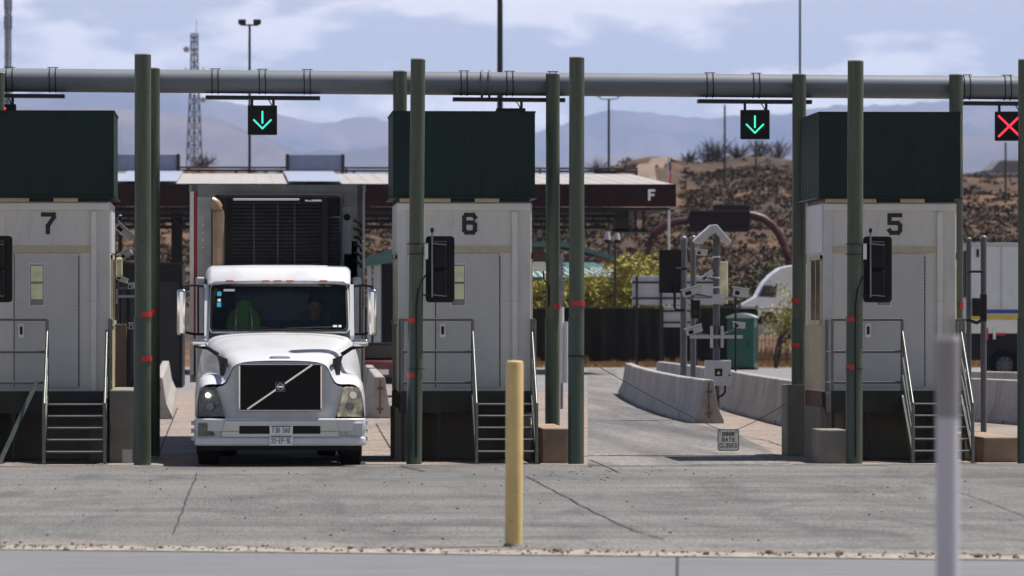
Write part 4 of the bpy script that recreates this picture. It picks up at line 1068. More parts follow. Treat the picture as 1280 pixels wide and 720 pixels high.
# ------------------------------------------------------------------ the canopy behind (front edge 215 m away)
YC = 214.0
def cx(px, Y=YC): return XY(px, Y)
def cz(py, Y=YC): return 2+(HZ-py)/F*(Y*1.0011)
C = thing('inspection_canopy', 'long dark maroon canopy with a pale metal roof and a white letter F', 'canopy', (cx(500), YC, 0))
def wb(name, m, *b, parent=C, bevel=0):
    g = MB()
    for q in b: g.box(*q)
    return g.build(name, m, parent, world=True, bevel=bevel)
xl, xr = cx(60), cx(845)
fa = wb('fascia', M['fascia'], (xl, xr, YC-.06, YC+.3, cz(258), cz(230)))
text(MB(), 'F', cx(814.5), cz(250.5), .27, .42, .085, YC-.063, .02).build('letter', M['fascialetter'], fa, world=True)
g = MB(); zb = 8.18; ze = cz(230.2)
g.add([(xl, YC-.02, ze), (xr-.05, YC-.02, ze), (xr-.05, YC+24, zb), (xl, YC+24, zb), (xl, YC-.02, ze-.12), (xr-.05, YC-.02, ze-.12), (xr-.05, YC+24, zb-.12), (xl, YC+24, zb-.12)],
      [(0,1,2,3),(7,6,5,4),(0,4,5,1),(1,5,6,2),(2,6,7,3),(3,7,4,0)])
rf = g.build('roof', M['roofwhite'], C, world=True)
g = MB()
for k in range(40):
    x = lerp(xl, xr-.1, k/39); g.add([(x-.012, YC, ze+.004), (x+.012, YC, ze+.004), (x+.012, YC+23.9, zb+.004), (x-.012, YC+23.9, zb+.004), (x, YC, ze+.012), (x, YC+23.9, zb+.012)], [(0,1,4),(1,2,5,4),(3,0,4,5),(2,3,5)])
g.build('roof_seams', M['roofwhite'], rf, world=True)
for a, b in ((145, 222), (360, 428)):
    x0, x1 = XY(a, YC+2), XY(b, YC+2)
    g = MB(); g.add([(x0, YC-.05, ze+.1), (x1, YC-.05, ze+.1), (x1, YC+23.8, zb+.1), (x0, YC+23.8, zb+.1)], [(0,1,2,3)])
    g.build('skylight', M['roofblue'], rf, world=True)
    Y2 = YC+24.2; x0, x1 = XY(a, Y2), XY(b, Y2); z0, z1 = cz(214, Y2), cz(194, Y2)
    s_ = wb('equipment_screen', M['screenblue'], (x0, x1, Y2, Y2+.1, z0, z1), parent=rf)
    wb('screen_post', M['dark'], (x0-.09, x0+.04, Y2-.1, Y2+2, z0-.3, z1+.03), parent=s_); wb('screen_post', M['dark'], (x1-.04, x1+.09, Y2-.1, Y2+2, z0-.3, z1+.03), parent=s_)
Y2 = YC+24.5
g = MB()
for py in (209.5, 213.2):
    g.tube([(XY(60, Y2), Y2, cz(py, Y2)), (XY(795, Y2), Y2, cz(py+1, Y2))], .045, 6)
for px in range(70, 800, 121): g.tube([(XY(px, Y2), Y2, cz(220, Y2)), (XY(px, Y2), Y2, cz(209.5, Y2))], .04, 6)
g.build('roof_rail', M['dark'], rf, world=True)
# ceiling, purlins, trusses
wb('ceiling', M['fascia'], (xl, xr-.2, YC+.3, YC+24, cz(262), cz(259)))
g = MB()
for k, py in enumerate((264, 270, 276.5, 284)):
    Yk = YC+1+k*3; g.box(xl, cx(780), Yk, Yk+.25, cz(py, Yk)-.07, cz(py, Yk)+.07)
for k in range(40):
    x = lerp(xl, cx(775), k/39); g.tube([(x, YC+2, cz(264)), (x+.55, YC+2, cz(283))], .035, 5)
g.build('purlins', M['dark'], C, world=True)
wb('end_truss', M['dark'], (cx(776), cx(793), YC+3, YC+4, cz(287), cz(259)), (cx(800), cx(803), YC+3, YC+3.2, cz(287), cz(259)), (cx(810), cx(813), YC+3, YC+3.2, cz(287), cz(259)), (cx(776), cx(818), YC+3, YC+4, cz(289), cz(284)))
for px in (221, 560, 612, -5):
    wb('column', M['black'], (cx(px-7, YC+6), cx(px+7, YC+6), YC+6, YC+6.4, 0, cz(260)))
# dark service building below the canopy, left
t = thing('service_shed', 'dark grey shed with roll up doors below the canopy, left of the truck', 'shed', (cx(200, 172), 172, 0))
g = MB(); g.box(XY(120, 172), XY(228, 172), 172, 180, 0, cz(331, 172)); g.build('wall', M['black'], t, world=True)
g = MB(); g.box(XY(118, 172), XY(230, 172), 171.8, 180.2, cz(331, 172), cz(328, 172)); g.build('roof', M['dark'], t, world=True)
for px in (130, 163, 196):
    g = MB(); g.box(XY(px, 172), XY(px+28, 172), 171.9, 172, .3, cz(352, 172)); g.build('door', M['dark'], t, world=True)
# small teal roofed shelter right of the truck
t = thing('teal_shelter', 'small shelter with a teal sloping roof and grey posts seen right of the truck', 'shelter', (XY(470, 190), 190, 0))
Y = 190
g = MB(); g.prism([(XY(430, Y), cz(334, Y)), (XY(497, Y), cz(308, Y)), (XY(520, Y), cz(308, Y)), (XY(520, Y), cz(325, Y)), (XY(430, Y), cz(336, Y))], 'y', Y, Y+5); g.build('roof', M['tealroof'], t, world=True)
for px, w in ((462, 5), (472, 9), (505, 6)):
    g = MB(); g.box(XY(px-w/2, Y), XY(px+w/2, Y), Y+.5, Y+.8, 0, cz(326, Y)); g.build('post', M['signback'], t, world=True)
g = MB(); g.box(XY(478, Y), XY(520, Y), Y+1, Y+4.5, 0, cz(330, Y)); g.build('wall', M['black'], t, world=True)
# dark red car seen from behind
def far_car(px, Y, m, label):
    t = thing('parked_car', label, 'car', (XY(px, Y), Y, 0))
    g = MB(); g.prism([(-.9,.35),(.9,.35),(.92,.8),(.85,.98),(-.85,.98),(-.92,.8)], 'y', 0, 4.4); g.build('body', m, t, bevel=.08, smooth=True)
    g = MB(); g.prism([(-.8,.96),(.8,.96),(.65,1.45),(-.65,1.45)], 'y', 1.0, 3.4); g.build('cabin', M['bglass'], t, bevel=.08, smooth=True)
    for sx in (-.72, .72): MB().box(sx-.14, sx+.14, -.03, 0.02, .68, .84).build('tail_lamp', M['red'], t, bevel=.02)
    MB().box(-.25, .25, -.04, -.005, .60, .74).build('number_plate', M['signwhite'], t)
    MB().box(-.88, .88, -.08, .1, .36, .56).build('bumper', M['black'], t, bevel=.03)
    for x0 in (-.92, .70):
        for y in (.8, 3.5): wheel('wheel', x0, x0+.22, y, .33, .33, t)
    return t
far_car(474, 150, M['redcar'], 'dark red car seen between the truck mirror and booth 6')

# ------------------------------------------------------------------ maroon portal
Y = 300; t = thing('scanning_portal', 'maroon pipe arch with a flat beam across the road, in front of the brown hill', 'portal', (XY(898, Y), Y, 0))
def wp(px, py): p = PY(px, py, Y); return (p.x, Y, p.z)
g = MB(); g.tube([wp(806, 460), wp(806, 330), wp(810, 308), wp(818, 292), wp(830, 282), wp(842, 277.5), wp(862, 275)], .22, 14); g.build('left_arm', M['maroon'], t, world=True, smooth=True)
g = MB(); g.tube([wp(930, 268), wp(942, 269), wp(954, 273), wp(965, 281), wp(974, 293), wp(981, 308), wp(986, 326), wp(988, 350), wp(988, 460)], .21, 14); g.build('right_arm', M['maroon'], t, world=True, smooth=True)
a, b = wp(862, 283), wp(937, 263.5); g = MB(); g.box(a[0], b[0], Y-.35, Y+.35, a[2], b[2]); g.build('beam', M['fascia'], t, world=True, bevel=.03)
for (x0, x1, y0, y1) in ((891, 937, 264, 256.5), (858, 936, 290, 283)):
    a, b = wp(x0, y0), wp(x1, y1); g = MB(); g.box(a[0], b[0], Y-.2, Y+.2, a[2], b[2]); g.build('sensor_box', M['black'], t, world=True, bevel=.02)

# ------------------------------------------------------------------ poles and masts
def pole(name, px, py_top, D, r, m, label, cat, base_z=0.0, r1=None, group=None):
    p = P(px, py_top, D); b = PG(px, D, base_z)
    t = thing(name, label, cat, (b.x, b.y, base_z), 0, group)
    MB().cyl((0,0,0), (0,0,p.z-base_z), r, r1 or r*.7, n=10).build('pole', m, t, smooth=True)
    return t, p.z-base_z
GL_ = 'tall lamp poles behind the canopy'
t, h = pole('lamp_pole', 312, 30, 250, .075, M['dark'], 'tall thin pole with two floodlights on top, left of the arrow signal', 'lamp pole', group=GL_)
for sx in (-1, 1):
    g = MB(); g.box(sx*.33-.17, sx*.33+.17, -.15, .15, h-.02, h+.2); f_ = g.build('floodlight', M['dark'], t, bevel=.03)
MB().box(-.4, .4, -.04, .04, h-.08, h-.02).build('crossbar', M['dark'], t)
pole('lamp_pole', 625, -150, 250, .155, M['dark'], 'thick tall pole rising out of the photo above booth 6', 'lamp pole', group=GL_)
pole('lamp_pole', 1000, -150, 250, .06, M['dark'], 'thin tall pole rising out of the photo above the post left of booth 5', 'lamp pole', group=GL_)
t, h = pole('lamp_pole', 761, 124, 300, .085, M['dark'], 'lamp pole with a forked bracket and two small lamps above the canopy end', 'lamp pole', group=GL_)
MB().tube([(-.55, 0, h+.22), (-.45, 0, h+.02), (0, 0, h), (.45, 0, h+.02), (.55, 0, h+.22)], .03, 6).build('bracket', M['dark'], t)
for sx in (-.55, .55): MB().box(sx-.14, sx+.14, -.15, .15, h+.14, h+.26).build('lamp_head', M['dark'], t, bevel=.03)
for px, py, D, lab in ((906, 131, 480, 'wooden utility pole standing on the brown hill crest'), (945, 176, 520, 'thin pole standing below the second green arrow'), (1257, 178, 480, 'thin pole standing below the red cross signal')):
    pole('utility_pole', px, py, D, .11, M['bark'], lab, 'utility pole', hill_z(px, D)-.5, group='poles on the hill')
t, h = pole('camera_pole', 769, 292, 256, .065, M['dark'], 'slim pole with two white dome cameras in front of the yellow green tree', 'camera pole')
MB().tube([(-.38, 0, h-.2), (-.34, 0, h), (0, 0, h+.03), (.09, 0, h-.02)], .03, 6).build('arm', M['dark'], t)
for x in (-.35, .07):
    g = MB(); g.cyl((x, 0, h-.27), (x, 0, h+.1), .16, .10, n=14); dm = g.build('camera_housing', M['camwhite'], t, smooth=True)
    MB().ico((x, 0, h-.32), .12, 2).build('dome', M['black'], dm, smooth=True)
# flagpole
t, h = pole('flagpole', 836, 196, 264, .07, M['wpanel'], 'white flagpole with a limp red and blue flag beside the canopy end', 'flagpole', r1=.05)
g = MB(); secs = []
for k in range(9):
    z = h-.25-k*.13; secs.append([(.05+.10*math.sin(j*1.1+k*.2)*(.4+.6*k/8), .06*math.cos(j*1.7), z-.02*j) for j in range(5)])
g.loft(secs); o = g.build('flag', M['flag'], t, smooth=True); sm = o.modifiers.new('thick', 'SOLIDIFY'); sm.thickness = .02
MB().box(.02, .10, -.09, -.07, h-.65, h-.25).build('flag_canton', M['flagb'], o)
# lattice masts
def lattice(px, py_top, py_base, D, w0, w1, m, label, dishes=(), seg=None, r=.05):
    b = P(px, py_base, D); tp = P(px, py_top, D); H = tp.z-b.z
    t = thing('lattice_mast', label, 'radio mast', b)
    g = MB(); c3 = [(math.cos(a), math.sin(a)) for a in (R(-90), R(30), R(150))]
    def q(k, z): w = lerp(w0, w1, min(1, (z/H)*1.25)); return Vector((c3[k][0]*w, c3[k][1]*w, z))
    for k in range(3): g.tube([q(k, H*i/8) for i in range(9)], r, 5)
    g.build('legs', m, t)
    g = MB(); n = seg or int(H/1.6)
    for i in range(n):
        z0, z1 = H*i/n, H*(i+1)/n
        for k in range(3):
            g.tube([q(k, z0), q((k+1) % 3, z1)], r*.6, 4); g.tube([q(k, z1), q((k+1) % 3, z1)], r*.6, 4); g.tube([q((k+1) % 3, z0), q(k, z1)], r*.6, 4)
    g.build('bracing', m, t)
    for dx, py, rr in dishes:
        z = (py_base-py)/F*D
        g = MB(); g.cyl((dx, -.4, z), (dx, -.15, z), rr*.6, rr*.3, n=18); g.tube([(dx, -.15, z), (0, 0, z-.2)], .06, 5); g.build('dish_antenna', M['signback'], t, smooth=True)
    for zz in (.6, .66, .72): 
        g = MB()
        for sx in (-1, 1): g.box(sx*w0*.95-.06, sx*w0*.95+.06, -.1, .1, H*zz-.6, H*zz+.6)
        g.build('panel_antenna', M['dark'], t)
    MB().cyl((w1*.5, 0, H), (w1*.5, 0, H+1.8), .04, n=5).build('whip_antenna', m, t)
    return t
lattice(243, 42, 212, 780, 1.25, .55, M['dark'], 'tall lattice radio mast with a dish, left of the floodlight pole', ((-1.1, 62, .7), (1.2, 125, .6)), r=.085)
lattice(10, -120, 250, 520, .32, .30, M['dark'], 'slender lattice mast at the far left edge, rising out of the photo', (), seg=60, r=.05)

# ------------------------------------------------------------------ camera and sensor poles behind the gate sign
def capped_pole(px, py_top, py_bot, D, wpx, m, label):
    b = PG(px, D); z = 2+(HZ-py_top)/F*D; r = wpx/2/F*D
    t = thing('equipment_pole', label, 'pole', b, 0, 'grey equipment poles')
    MB().cyl((0,0,0), (0,0,z), r, n=16).build('pole', m, t, smooth=True)
    g = MB(); g.ico((0,0,z), r*1.12, 2, (1,1,.7)); g.build('cap', M['galv'], t, smooth=True)
    return t
DA = 115.2
capped_pole(854.5, 298, 470, 122.5, 8.5, M['poleg'], 'left grey pole of the close pair beside the black board')
capped_pole(866.5, 297, 470, 124, 7, M['poleg'], 'right grey pole of the close pair beside the black board')
tC = capped_pole(895.5, 293, 470, DA, 8.5, M['poleg'], 'grey pole carrying the white cameras above the electrical box')
tC['label'] = 'grey pole that carries the white cameras above the electrical box'
for i, py in enumerate((322, 348, 360, 421)):
    MB().arc(0, 0, .078, .01, 0, 360, 2+(HZ-py)/F*DA, 2+(HZ-py)/F*DA+.03, n=16).build('strap', M['silver'], tC)
capped_pole(1211, 299, 470, 100, 6.5, M['poleg'], 'grey pole nearer to booth 5, left of its twin')
capped_pole(1229.5, 297, 470, 100, 7.5, M['poleg'], 'grey pole right of its twin, in front of the white semi trailer')
sC = F/DA
def cp(px, py, dy=0.0): p = P(px, py, DA); return Vector((p.x, p.y+dy, p.z))
def camera_unit(px, py, w, h, tilt, label, yaw=0.0, arm=None, D=DA, hood=True):
    p = P(px, py, D); s = D/F
    t = thing('security_camera', label, 'camera', p, 0, 'white security cameras on the poles')
    m = Matrix.Rotation(tilt, 3, 'Y')@Matrix.Rotation(yaw, 3, 'Z'); W_, H_ = w*s, h*s
    g = MB(); g.obox((0,0,0), (W_, .16, H_*.6), m); hb = g.build('housing', M['camwhite'], t, bevel=.02)
    if hood: g = MB(); g.obox(m@Vector((-.01, 0, H_*.36)), (W_*1.12, .22, .02), m); g.build('sun_hood', M['wpanel'], t)
    g = MB(); g.obox(m@Vector((-W_*.25, -.085, -H_*.05)), (W_*.3, .02, H_*.3), m); g.build('lens', M['black'], hb, bevel=.01)
    if arm:
        q = P(arm[0], arm[1], D)-p; g = MB(); g.tube([(0, .05, -H_*.2), tuple(q+Vector((0,.02,0)))], .022, 8); g.build('bracket', M['galv'], t)
    return t
camera_unit(877, 316, 14, 11, .1, 'small white camera below the left wing of the white roof shaped hood', arm=(893, 318))
camera_unit(866, 364, 26, 15, -.28, 'large white camera housing at the left arm of the camera pole', arm=(893, 372))
camera_unit(926, 366, 19, 17, .15, 'large white camera housing at the right arm of the camera pole', arm=(897, 374))
camera_unit(868, 413, 20, 14, -.3, 'small white camera on the lower arm, left of the camera pole', arm=(893, 421))
camera_unit(924, 407, 14, 11, .1, 'small white camera on the lower arm, in front of the teal toilet', arm=(897, 421))
camera_unit(884, 345, 18, 8, -.6, 'slanted white camera between the two camera poles', arm=(893, 350))
# roof shaped hood on top
p = P(893, 282, DA); t = thing('sensor_hood', 'white inverted V shaped sensor hood on top of the camera pole', 'sensor', p)
s = DA/F
g = MB(); g.prism([(-27*s, -19*s), (-22*s, -14*s), (-5*s, 1*s), (2*s, 1*s), (20*s, -20*s), (18*s, -24*s), (6*s, -16*s), (0, -9*s), (-6*s, -13*s), (-19*s, -24*s)], 'y', -.3, .3); g.build('hood', M['camwhite'], t, bevel=.015)
g = MB(); g.box(-3*s, 3*s, -.06, .06, -16*s, -4*s); g.build('bracket', M['galv'], t)
# arms
t = thing('cross_arm', 'pale lower cross arm carrying two small cameras across the camera pole', 'cross arm', cp(896, 421))
g = MB(); g.box(-34*s, 32*s, -.10, -.06, -.035, .035); g.build('arm', M['camwhite'], t)
g = MB(); g.box(-8*s, -5*s, -.13, .06, -.22, .22); g.box(5*s, 8*s, -.13, .06, -.22, .22); g.build('mount_plate', M['camwhite'], t)
t = thing('cross_arm', 'pale upper cross arm behind the two large cameras on the camera pole', 'cross arm', cp(896, 374))
g = MB(); g.box(-30*s, 28*s, -.10, -.07, -.02, .02); g.build('arm', M['camwhite'], t)
g = MB(); g.box(-6*s, 5*s, -.12, .06, -.1, .1); g.build('mount_plate', M['camwhite'], t)
t = thing('antenna_rod', 'thin black rod hanging in front of the teal toilet beside the camera', 'rod', cp(919, 380))
MB().cyl((0, -.08, 3*s), (0, -.08, -84*s), .022, n=8).build('rod', M['black'], t)
MB().cyl((0, -.08, 3*s), (0, -.08, 8*s), .03, n=8).build('rod_top', M['dark'], t)
# tall beige box
t = thing('beige_enclosure', 'tall narrow beige box on the camera pole, partly hidden by it', 'enclosure', cp(906, 353, .25))
MB().box(-5*s, 5*s, -.05, .15, -26*s, 26*s).build('box', M['cream'], t, bevel=.01); MB().box(-6*s, 5*s, -.07, .0, -27*s, -25*s).build('lip', M['beige'], t)
# black board
t = thing('black_board', 'flat black rectangular board mounted beside the close pair of poles', 'board', cp(838, 339))
MB().box(-14*s, 13.5*s, 0, .08, -27*s, 26.5*s).build('board', M['black'], t, bevel=.01)
g = MB(); ring(g, -13.5*s, 13*s, -26.5*s, 26*s, .012, -.02, 0); g.build('edge_frame', M['dark'], t)
g = MB(); g.tube([(5*s, -.06, -10*s), (5*s, -.06, -45*s), (7*s, -.05, -49*s), (18*s, 0, -49*s)], .028, 8); g.tube([(6*s, -.06, 3*s), (20*s, 0, 3*s)], .028, 8); g.build('bracket', M['black'], t, smooth=True)
t = thing('black_camera', 'black camera box hanging below the left white camera housing', 'camera', cp(869, 385))
MB().box(-6*s, 6*s, -.1, .1, -13*s, 11*s).build('housing', M['black'], t, bevel=.03); MB().cyl((0, -.14, -6*s), (0, -.1, -6*s), .06, n=14).build('lens', M['dark'], t)
# electrical box
t = thing('electrical_box', 'grey electrical box with a small dark label above the end of the curved barrier', 'electrical box', cp(896, 466, -.25))
MB().box(-16*s, 16*s, -.1, .12, -16*s, 16*s).build('cabinet', M['signback'], t, bevel=.012)
MB().box(-15*s, 15*s, -.112, -.101, -15*s, 15*s).build('cabinet_door', M['signback'], t, bevel=.006)
l_ = MB().box(-4.5*s, 5*s, -.118, -.1125, -4*s, 5.5*s).build('label_plate', M['black'], t)
MB().prism([(-2*s, -1.5*s), (2.6*s, -1.5*s), (.3*s, 3.2*s)], 'y', -.122, -.1185).build('warning_triangle', M['yellow'], l_)
MB().cyl((14*s, -.13, -3*s), (14*s, -.11, -3*s), .02, n=8).build('latch', M['dark'], t)
MB().tube([(9*s, 0, -16*s), (9*s, 0, -24*s), (6*s, .05, -28*s), (2*s, .1, -30*s), (0, .2, -34*s)], .022, 8).build('conduit', M['black'], t, smooth=True)
# right pair's camera and left cluster
t = thing('black_camera', 'black twin camera unit hung between the two grey poles right of booth 5', 'camera', P(1221, 388, 99.5))
MB().box(-.09, .09, -.12, .1, -.1, .22).build('housing', M['black'], t, bevel=.03); MB().box(.06, .17, -.1, .08, -.2, .3).build('side_housing', M['black'], t, bevel=.03)
MB().tube([(-.18, .1, -.16), (0, -.02, -.22), (.12, .1, -.16)], .03, 8).build('bracket', M['dark'], t)
MB().tube([(-.16, .1, .68), (.13, .1, .68)], .022, 8).build('crossbar', M['black'], t)
capped_pole(150, 270, 470, 93, 5, M['dark'], 'dark pole behind booth 7 carrying its cameras')
DL = 92.5
for (px, py, w, h, tl, lab) in ((155, 290, 26, 15, .75, 'slanting white camera hood, topmost beside booth 7'), (157, 318, 17, 14, -.55, 'white camera with a round black lens below the slanting hood'),
                            (152, 349, 16, 9, .45, 'small slanted white camera below the cream box'), (164, 358, 8, 11, 0, 'small boxy white camera beside the tall green post'), (165, 408, 7, 12, 0, 'lowest small white camera beside the tall green post')):
    camera_unit(px, py, w, h, tl, lab, D=DL, arm=(150, py+2))
t = thing('cream_enclosure', 'cream coloured box on the wall side pole beside booth 7', 'enclosure', P(149, 334, DL-.3)); s2 = DL/F
MB().box(-4*s2, 4*s2, -.05, .08, -12*s2, 12*s2).build('box', M['cream'], t, bevel=.02)
MB().box(-3*s2, 3*s2, -.06, -.05, -10*s2, 10*s2).build('lid', M['cream'], t, bevel=.01)
t = thing('cross_arm', 'short pale cross arm beside booth 7 below its cameras', 'cross arm', P(157, 370.5, DL)); MB().box(-11*s2, 11*s2, -.05, 0, -.02, .02).build('arm', M['camwhite'], t); MB().box(-12*s2, -10*s2, -.05, .05, -.12, .12).build('mount_plate', M['camwhite'], t)
# box on the post right of booth 6, and antenna
t = thing('junction_box', 'pale junction box fixed to the left of the post right of booth 6', 'junction box', PY(675, 333, 84.8)); MB().box(-.09, .07, -.06, .06, -.07, .07).build('box', M['trim'], t, bevel=.01); MB().tube([(.05, 0, -.07), (.06, 0, -.2), (.13, .0, -.3), (.13, 0, -.6)], .012, 6).build('cable', M['black'], t)
t = thing('antenna_stand', 'thin lattice antenna with a white cylinder base between the two posts right of booth 6', 'antenna', PG(702, 130))
s3 = 130/F
MB().tube([(0,0,0), (0,0,2+(HZ-318)*s3)], .035, 6).build('mast', M['galv'], t)
g = MB()
for k in range(8): z = 2+(HZ-385+k*8)*s3; g.tube([(-.08, 0, z), (.08, 0, z+.12)], .014, 5); g.tube([(.08, 0, z), (-.08, 0, z+.12)], .014, 5)
g.build('bracing', M['galv'], t)
MB().cyl((-.03, 0, .6), (-.03, 0, 2+(HZ-384)*s3), .085, n=14).build('white_cylinder', M['wpanel'], t, smooth=True)
MB().cyl((.1, 0, .6), (.1, 0, 2+(HZ-402)*s3), .055, n=14).build('white_cylinder', M['wpanel'], t, smooth=True)

# ------------------------------------------------------------------ wire with the gate sign
sg_ = P(910.5, 550, 86.0)
t = thing('gate_sign', 'small white square sign reading DOOR GATE CLOSED hanging from the wire across the lane', 'sign', sg_, -TH)
g = MB(); a = .158; r = .035; poly = []
def rr2(a, b, r): 
    o = []
    for cx_, cz_, an in ((a-r, -b+r, -90), (a-r, b-r, 0), (-a+r, b-r, 90), (-a+r, -b+r, 180)):
        for k in range(5): o.append((cx_+r*math.cos(R(an+k*22.5)), cz_+r*math.sin(R(an+k*22.5))))
    return o
g.prism(rr2(.162, .162, .035), 'y', 0, .012); g.build('back_plate', M['black'], t)
pl = MB().prism(rr2(.150, .150, .028), 'y', -.003, -.0005).build('face', M['signwhite'], t)
g = text(MB(), 'DOOR', 0.0, .062, .040, .058, .013, -.0035, .002, .18); g = text(g, 'GATE', 0, -.025, .042, .062, .0105, -.0035, .002, .25); g = text(g, 'CLOSED', 0, -.115, .038, .066, .010, -.0035, .002, .22)
g.build('lettering', M['digit'], pl)
t = thing('barrier_wire', 'thin sagging dark wire across the empty lane holding the small sign', 'wire', (0,0,0))
def sag(p0, p1, d, n=14): return [lerp(p0, p1, k/n)-Vector((0,0,d*4*(k/n)*(1-k/n))) for k in range(n+1)]
pa = PY(728, 446, Yf+.1); pm1 = P(899, 537, 86); pm2 = P(921, 537, 86); pb = P(992, 498, 85)
g = MB(); g.tube(sag(pa, pm1, .04), .005, 6); g.tube(sag(pm2, pb, .03), .005, 6); g.tube([pm1, pm2], .006, 6); g.build('wire', M['dark'], t, world=True)
g = MB()
for px in (900, 920): g.tube([P(px, 536, 86), P(px, 541, 86)], .006, 6)
g.build('hook', M['black'], t, world=True)
t = thing('wire_loop', 'wire wound round the post that holds the sagging barrier wire', 'wire', (XY(720.5, Yf+.1), Yf+.1, 0))
MB().arc(0, 0, .12, .012, 0, 360, zt(446), zt(444), n=24).build('loop', M['black'], t); MB().tube([(.12, 0, zt(445)), (.13, .02, zt(455))], .008, 5).build('tail', M['black'], t)

# ------------------------------------------------------------------ fence, toilet, signs
def fz(py, D): return 2+(HZ-py)/F*D
def fence(pxa, pxb, D, ztop, open_, label):
    a = PG(pxa, D); b = PG(pxb, D); t = thing('mesh_fence', label, 'fence', a, 0, 'fences along the rear road')
    d = (b-a); Ln = d.length; d.normalize(); n = max(2, int(Ln/2.4))
    Pt = lambda s, z, o=0: Vector((d.x*s, d.y*s+o, z))
    for i in range(n+1):
        s_ = Ln*i/n; MB().cyl(Pt(s_, 0), Pt(s_, ztop+.1), .035, n=8).build('post', M['dark'], t, smooth=True)
    g = MB(); g.tube([Pt(0, ztop), Pt(Ln, ztop)], .025, 6)
    if open_: g.tube([Pt(0, .35), Pt(Ln, .35)], .02, 6)
    g.build('rail', M['dark'], t)
    if open_:
        g = MB(); k = int(Ln/.17)
        for i in range(k): s_ = Ln*i/k; g.cyl(Pt(s_, .02), Pt(s_, ztop*.98), .013, n=5)
        g.build('pickets', M['twig'], t)
    else:
        g = MB(); k = int(Ln/.3); secs = [[], []]
        for i in range(k+1):
            s_ = Ln*i/k; w = .03*math.sin(i*.8)
            secs[0].append(Pt(s_, .25, -.045+w)); secs[1].append(Pt(s_, ztop-.05, -.045+w*.5))
        g.loft(secs); o = g.build('screen_cloth', M['screen'], t); sm = o.modifiers.new('thick', 'SOLIDIFY'); sm.thickness = .01
    return t
fence(640, 946, 250, fz(384, 250), False, 'dark screened fence behind the rear road, left of the teal toilet')
fence(947, 1020, 250, fz(386, 250)-.0, True, 'open picket fence with dry grass behind it, right of the teal toilet')
fence(430, 500, 250, fz(384, 250), False, 'short dark screened fence seen between the truck and booth 6')
# dry grass along the fence
g = MB(); random.seed(5)
for i in range(9000):
    px = random.uniform(640, 1300); D = random.uniform(248, 250) if random.random() < .35 else random.uniform(251, 262)
    p = PG(px, D); z = 0 if D < 256 else lerp(0, .5, (D-256)/6)
    h = random.uniform(.2, .6 if D < 250 else .95)*(.5+.8*abs(mnoise.noise(Vector((px*.05, 0, 0))))); w = random.uniform(.02, .05)
    dx = random.uniform(-.12, .12)
    g.add([(p.x-w, p.y, z), (p.x+w, p.y, z), (p.x+dx, p.y+random.uniform(-.1, .1), z+h)], [(0,1,2)])
o = g.build('dry_grass', M['drygrass']); tag(o, 'orange dry grass growing along the fence', 'grass', kind='stuff')
# pale gravel lot behind
sheet('gravel_lot', [tuple(PG(600, 281).xy), tuple(PG(1500, 281).xy), tuple(PG(1500, 289).xy), tuple(PG(600, 289).xy)], M['gravel'], 1.53)
g = MB(); a = PG(905, 276); b = PG(1010, 276)
t = thing('low_wall', 'low pale wall behind the picket fence, under the parked white truck', 'wall', (a.x, a.y, .9))
g.box(0, b.x-a.x, 0, .3, 0, .95); g.build('wall', M['wpanel'], t); MB().box(-.03, b.x-a.x+.03, -.03, .33, .95, 1.0).build('coping', M['gravel'], t)
# portable toilet
DT = 236; s = DT/F; p = PG(928, DT); t = thing('portable_toilet', 'teal portable toilet with a pale curved roof beside the fence', 'portable toilet', p, R(-12))
zz = fz(397, DT); g = MB(); g.box(-.56, .56, -.56, .56, .08, zz); g.build('cabin', M['toilet'], t, bevel=.04)
g = MB(); g.loft([[(x, y, zz+.02+.16*(1-(x/.62)**2)) for x in [-.62+1.24*k/12 for k in range(13)]]+[(x, y, zz-.02) for x in (.62, -.62)] for y in (-.62, .62)], True)
g.f.append(tuple(range(15))); g.f.append(tuple(range(15, 30))); g.build('roof', M['tealstripe'], t, bevel=.02)
dr = MB().box(-.42, .36, -.585, -.565, .2, zz-.15).build('door', M['toilet'], t, bevel=.01); MB().box(.26, .31, -.61, -.586, 1.0, 1.15).build('handle', M['black'], dr)
g = MB()
for k in range(5): g.box(.575, .59, -.4+k*.18, -.34+k*.18, .3, zz-.4)
g.build('ribs', M['toilet'], t)
MB().box(-.6, .6, -.6, .6, 0, .08).build('skid', M['black'], t)
# road sign backs
def sign_back(x0, x1, y0, y1, D, label, posts):
    c = P((x0+x1)/2, (y0+y1)/2, D); s = D/F; t = thing('road_sign', label, 'sign', (c.x, c.y, 0), -TH, 'road signs seen from behind')
    w, h = (x1-x0)*s/2, (y1-y0)*s/2
    MB().box(-w, w, 0, .03, c.z-h, c.z+h).build('panel', M['signback'], t, bevel=.02)
    g = MB()
    for f in (-.55, .55): g.box(-w, w, -.06, -.002, c.z+h*f-.03, c.z+h*f+.03)
    g.build('stiffener', M['dark'], t)
    for px in posts: x = (px-(x0+x1)/2)*s; MB().box(x-.035, x+.035, -.13, -.062, 0, c.z+h*1.02).build('post', M['dark'], t)
sign_back(790, 905, 345, 381, 185, 'large grey sign seen from behind, left of the camera poles', (796, 826, 868))
sign_back(826, 872, 383, 409, 186, 'smaller pale sign panel below the large grey sign', (828, 870))

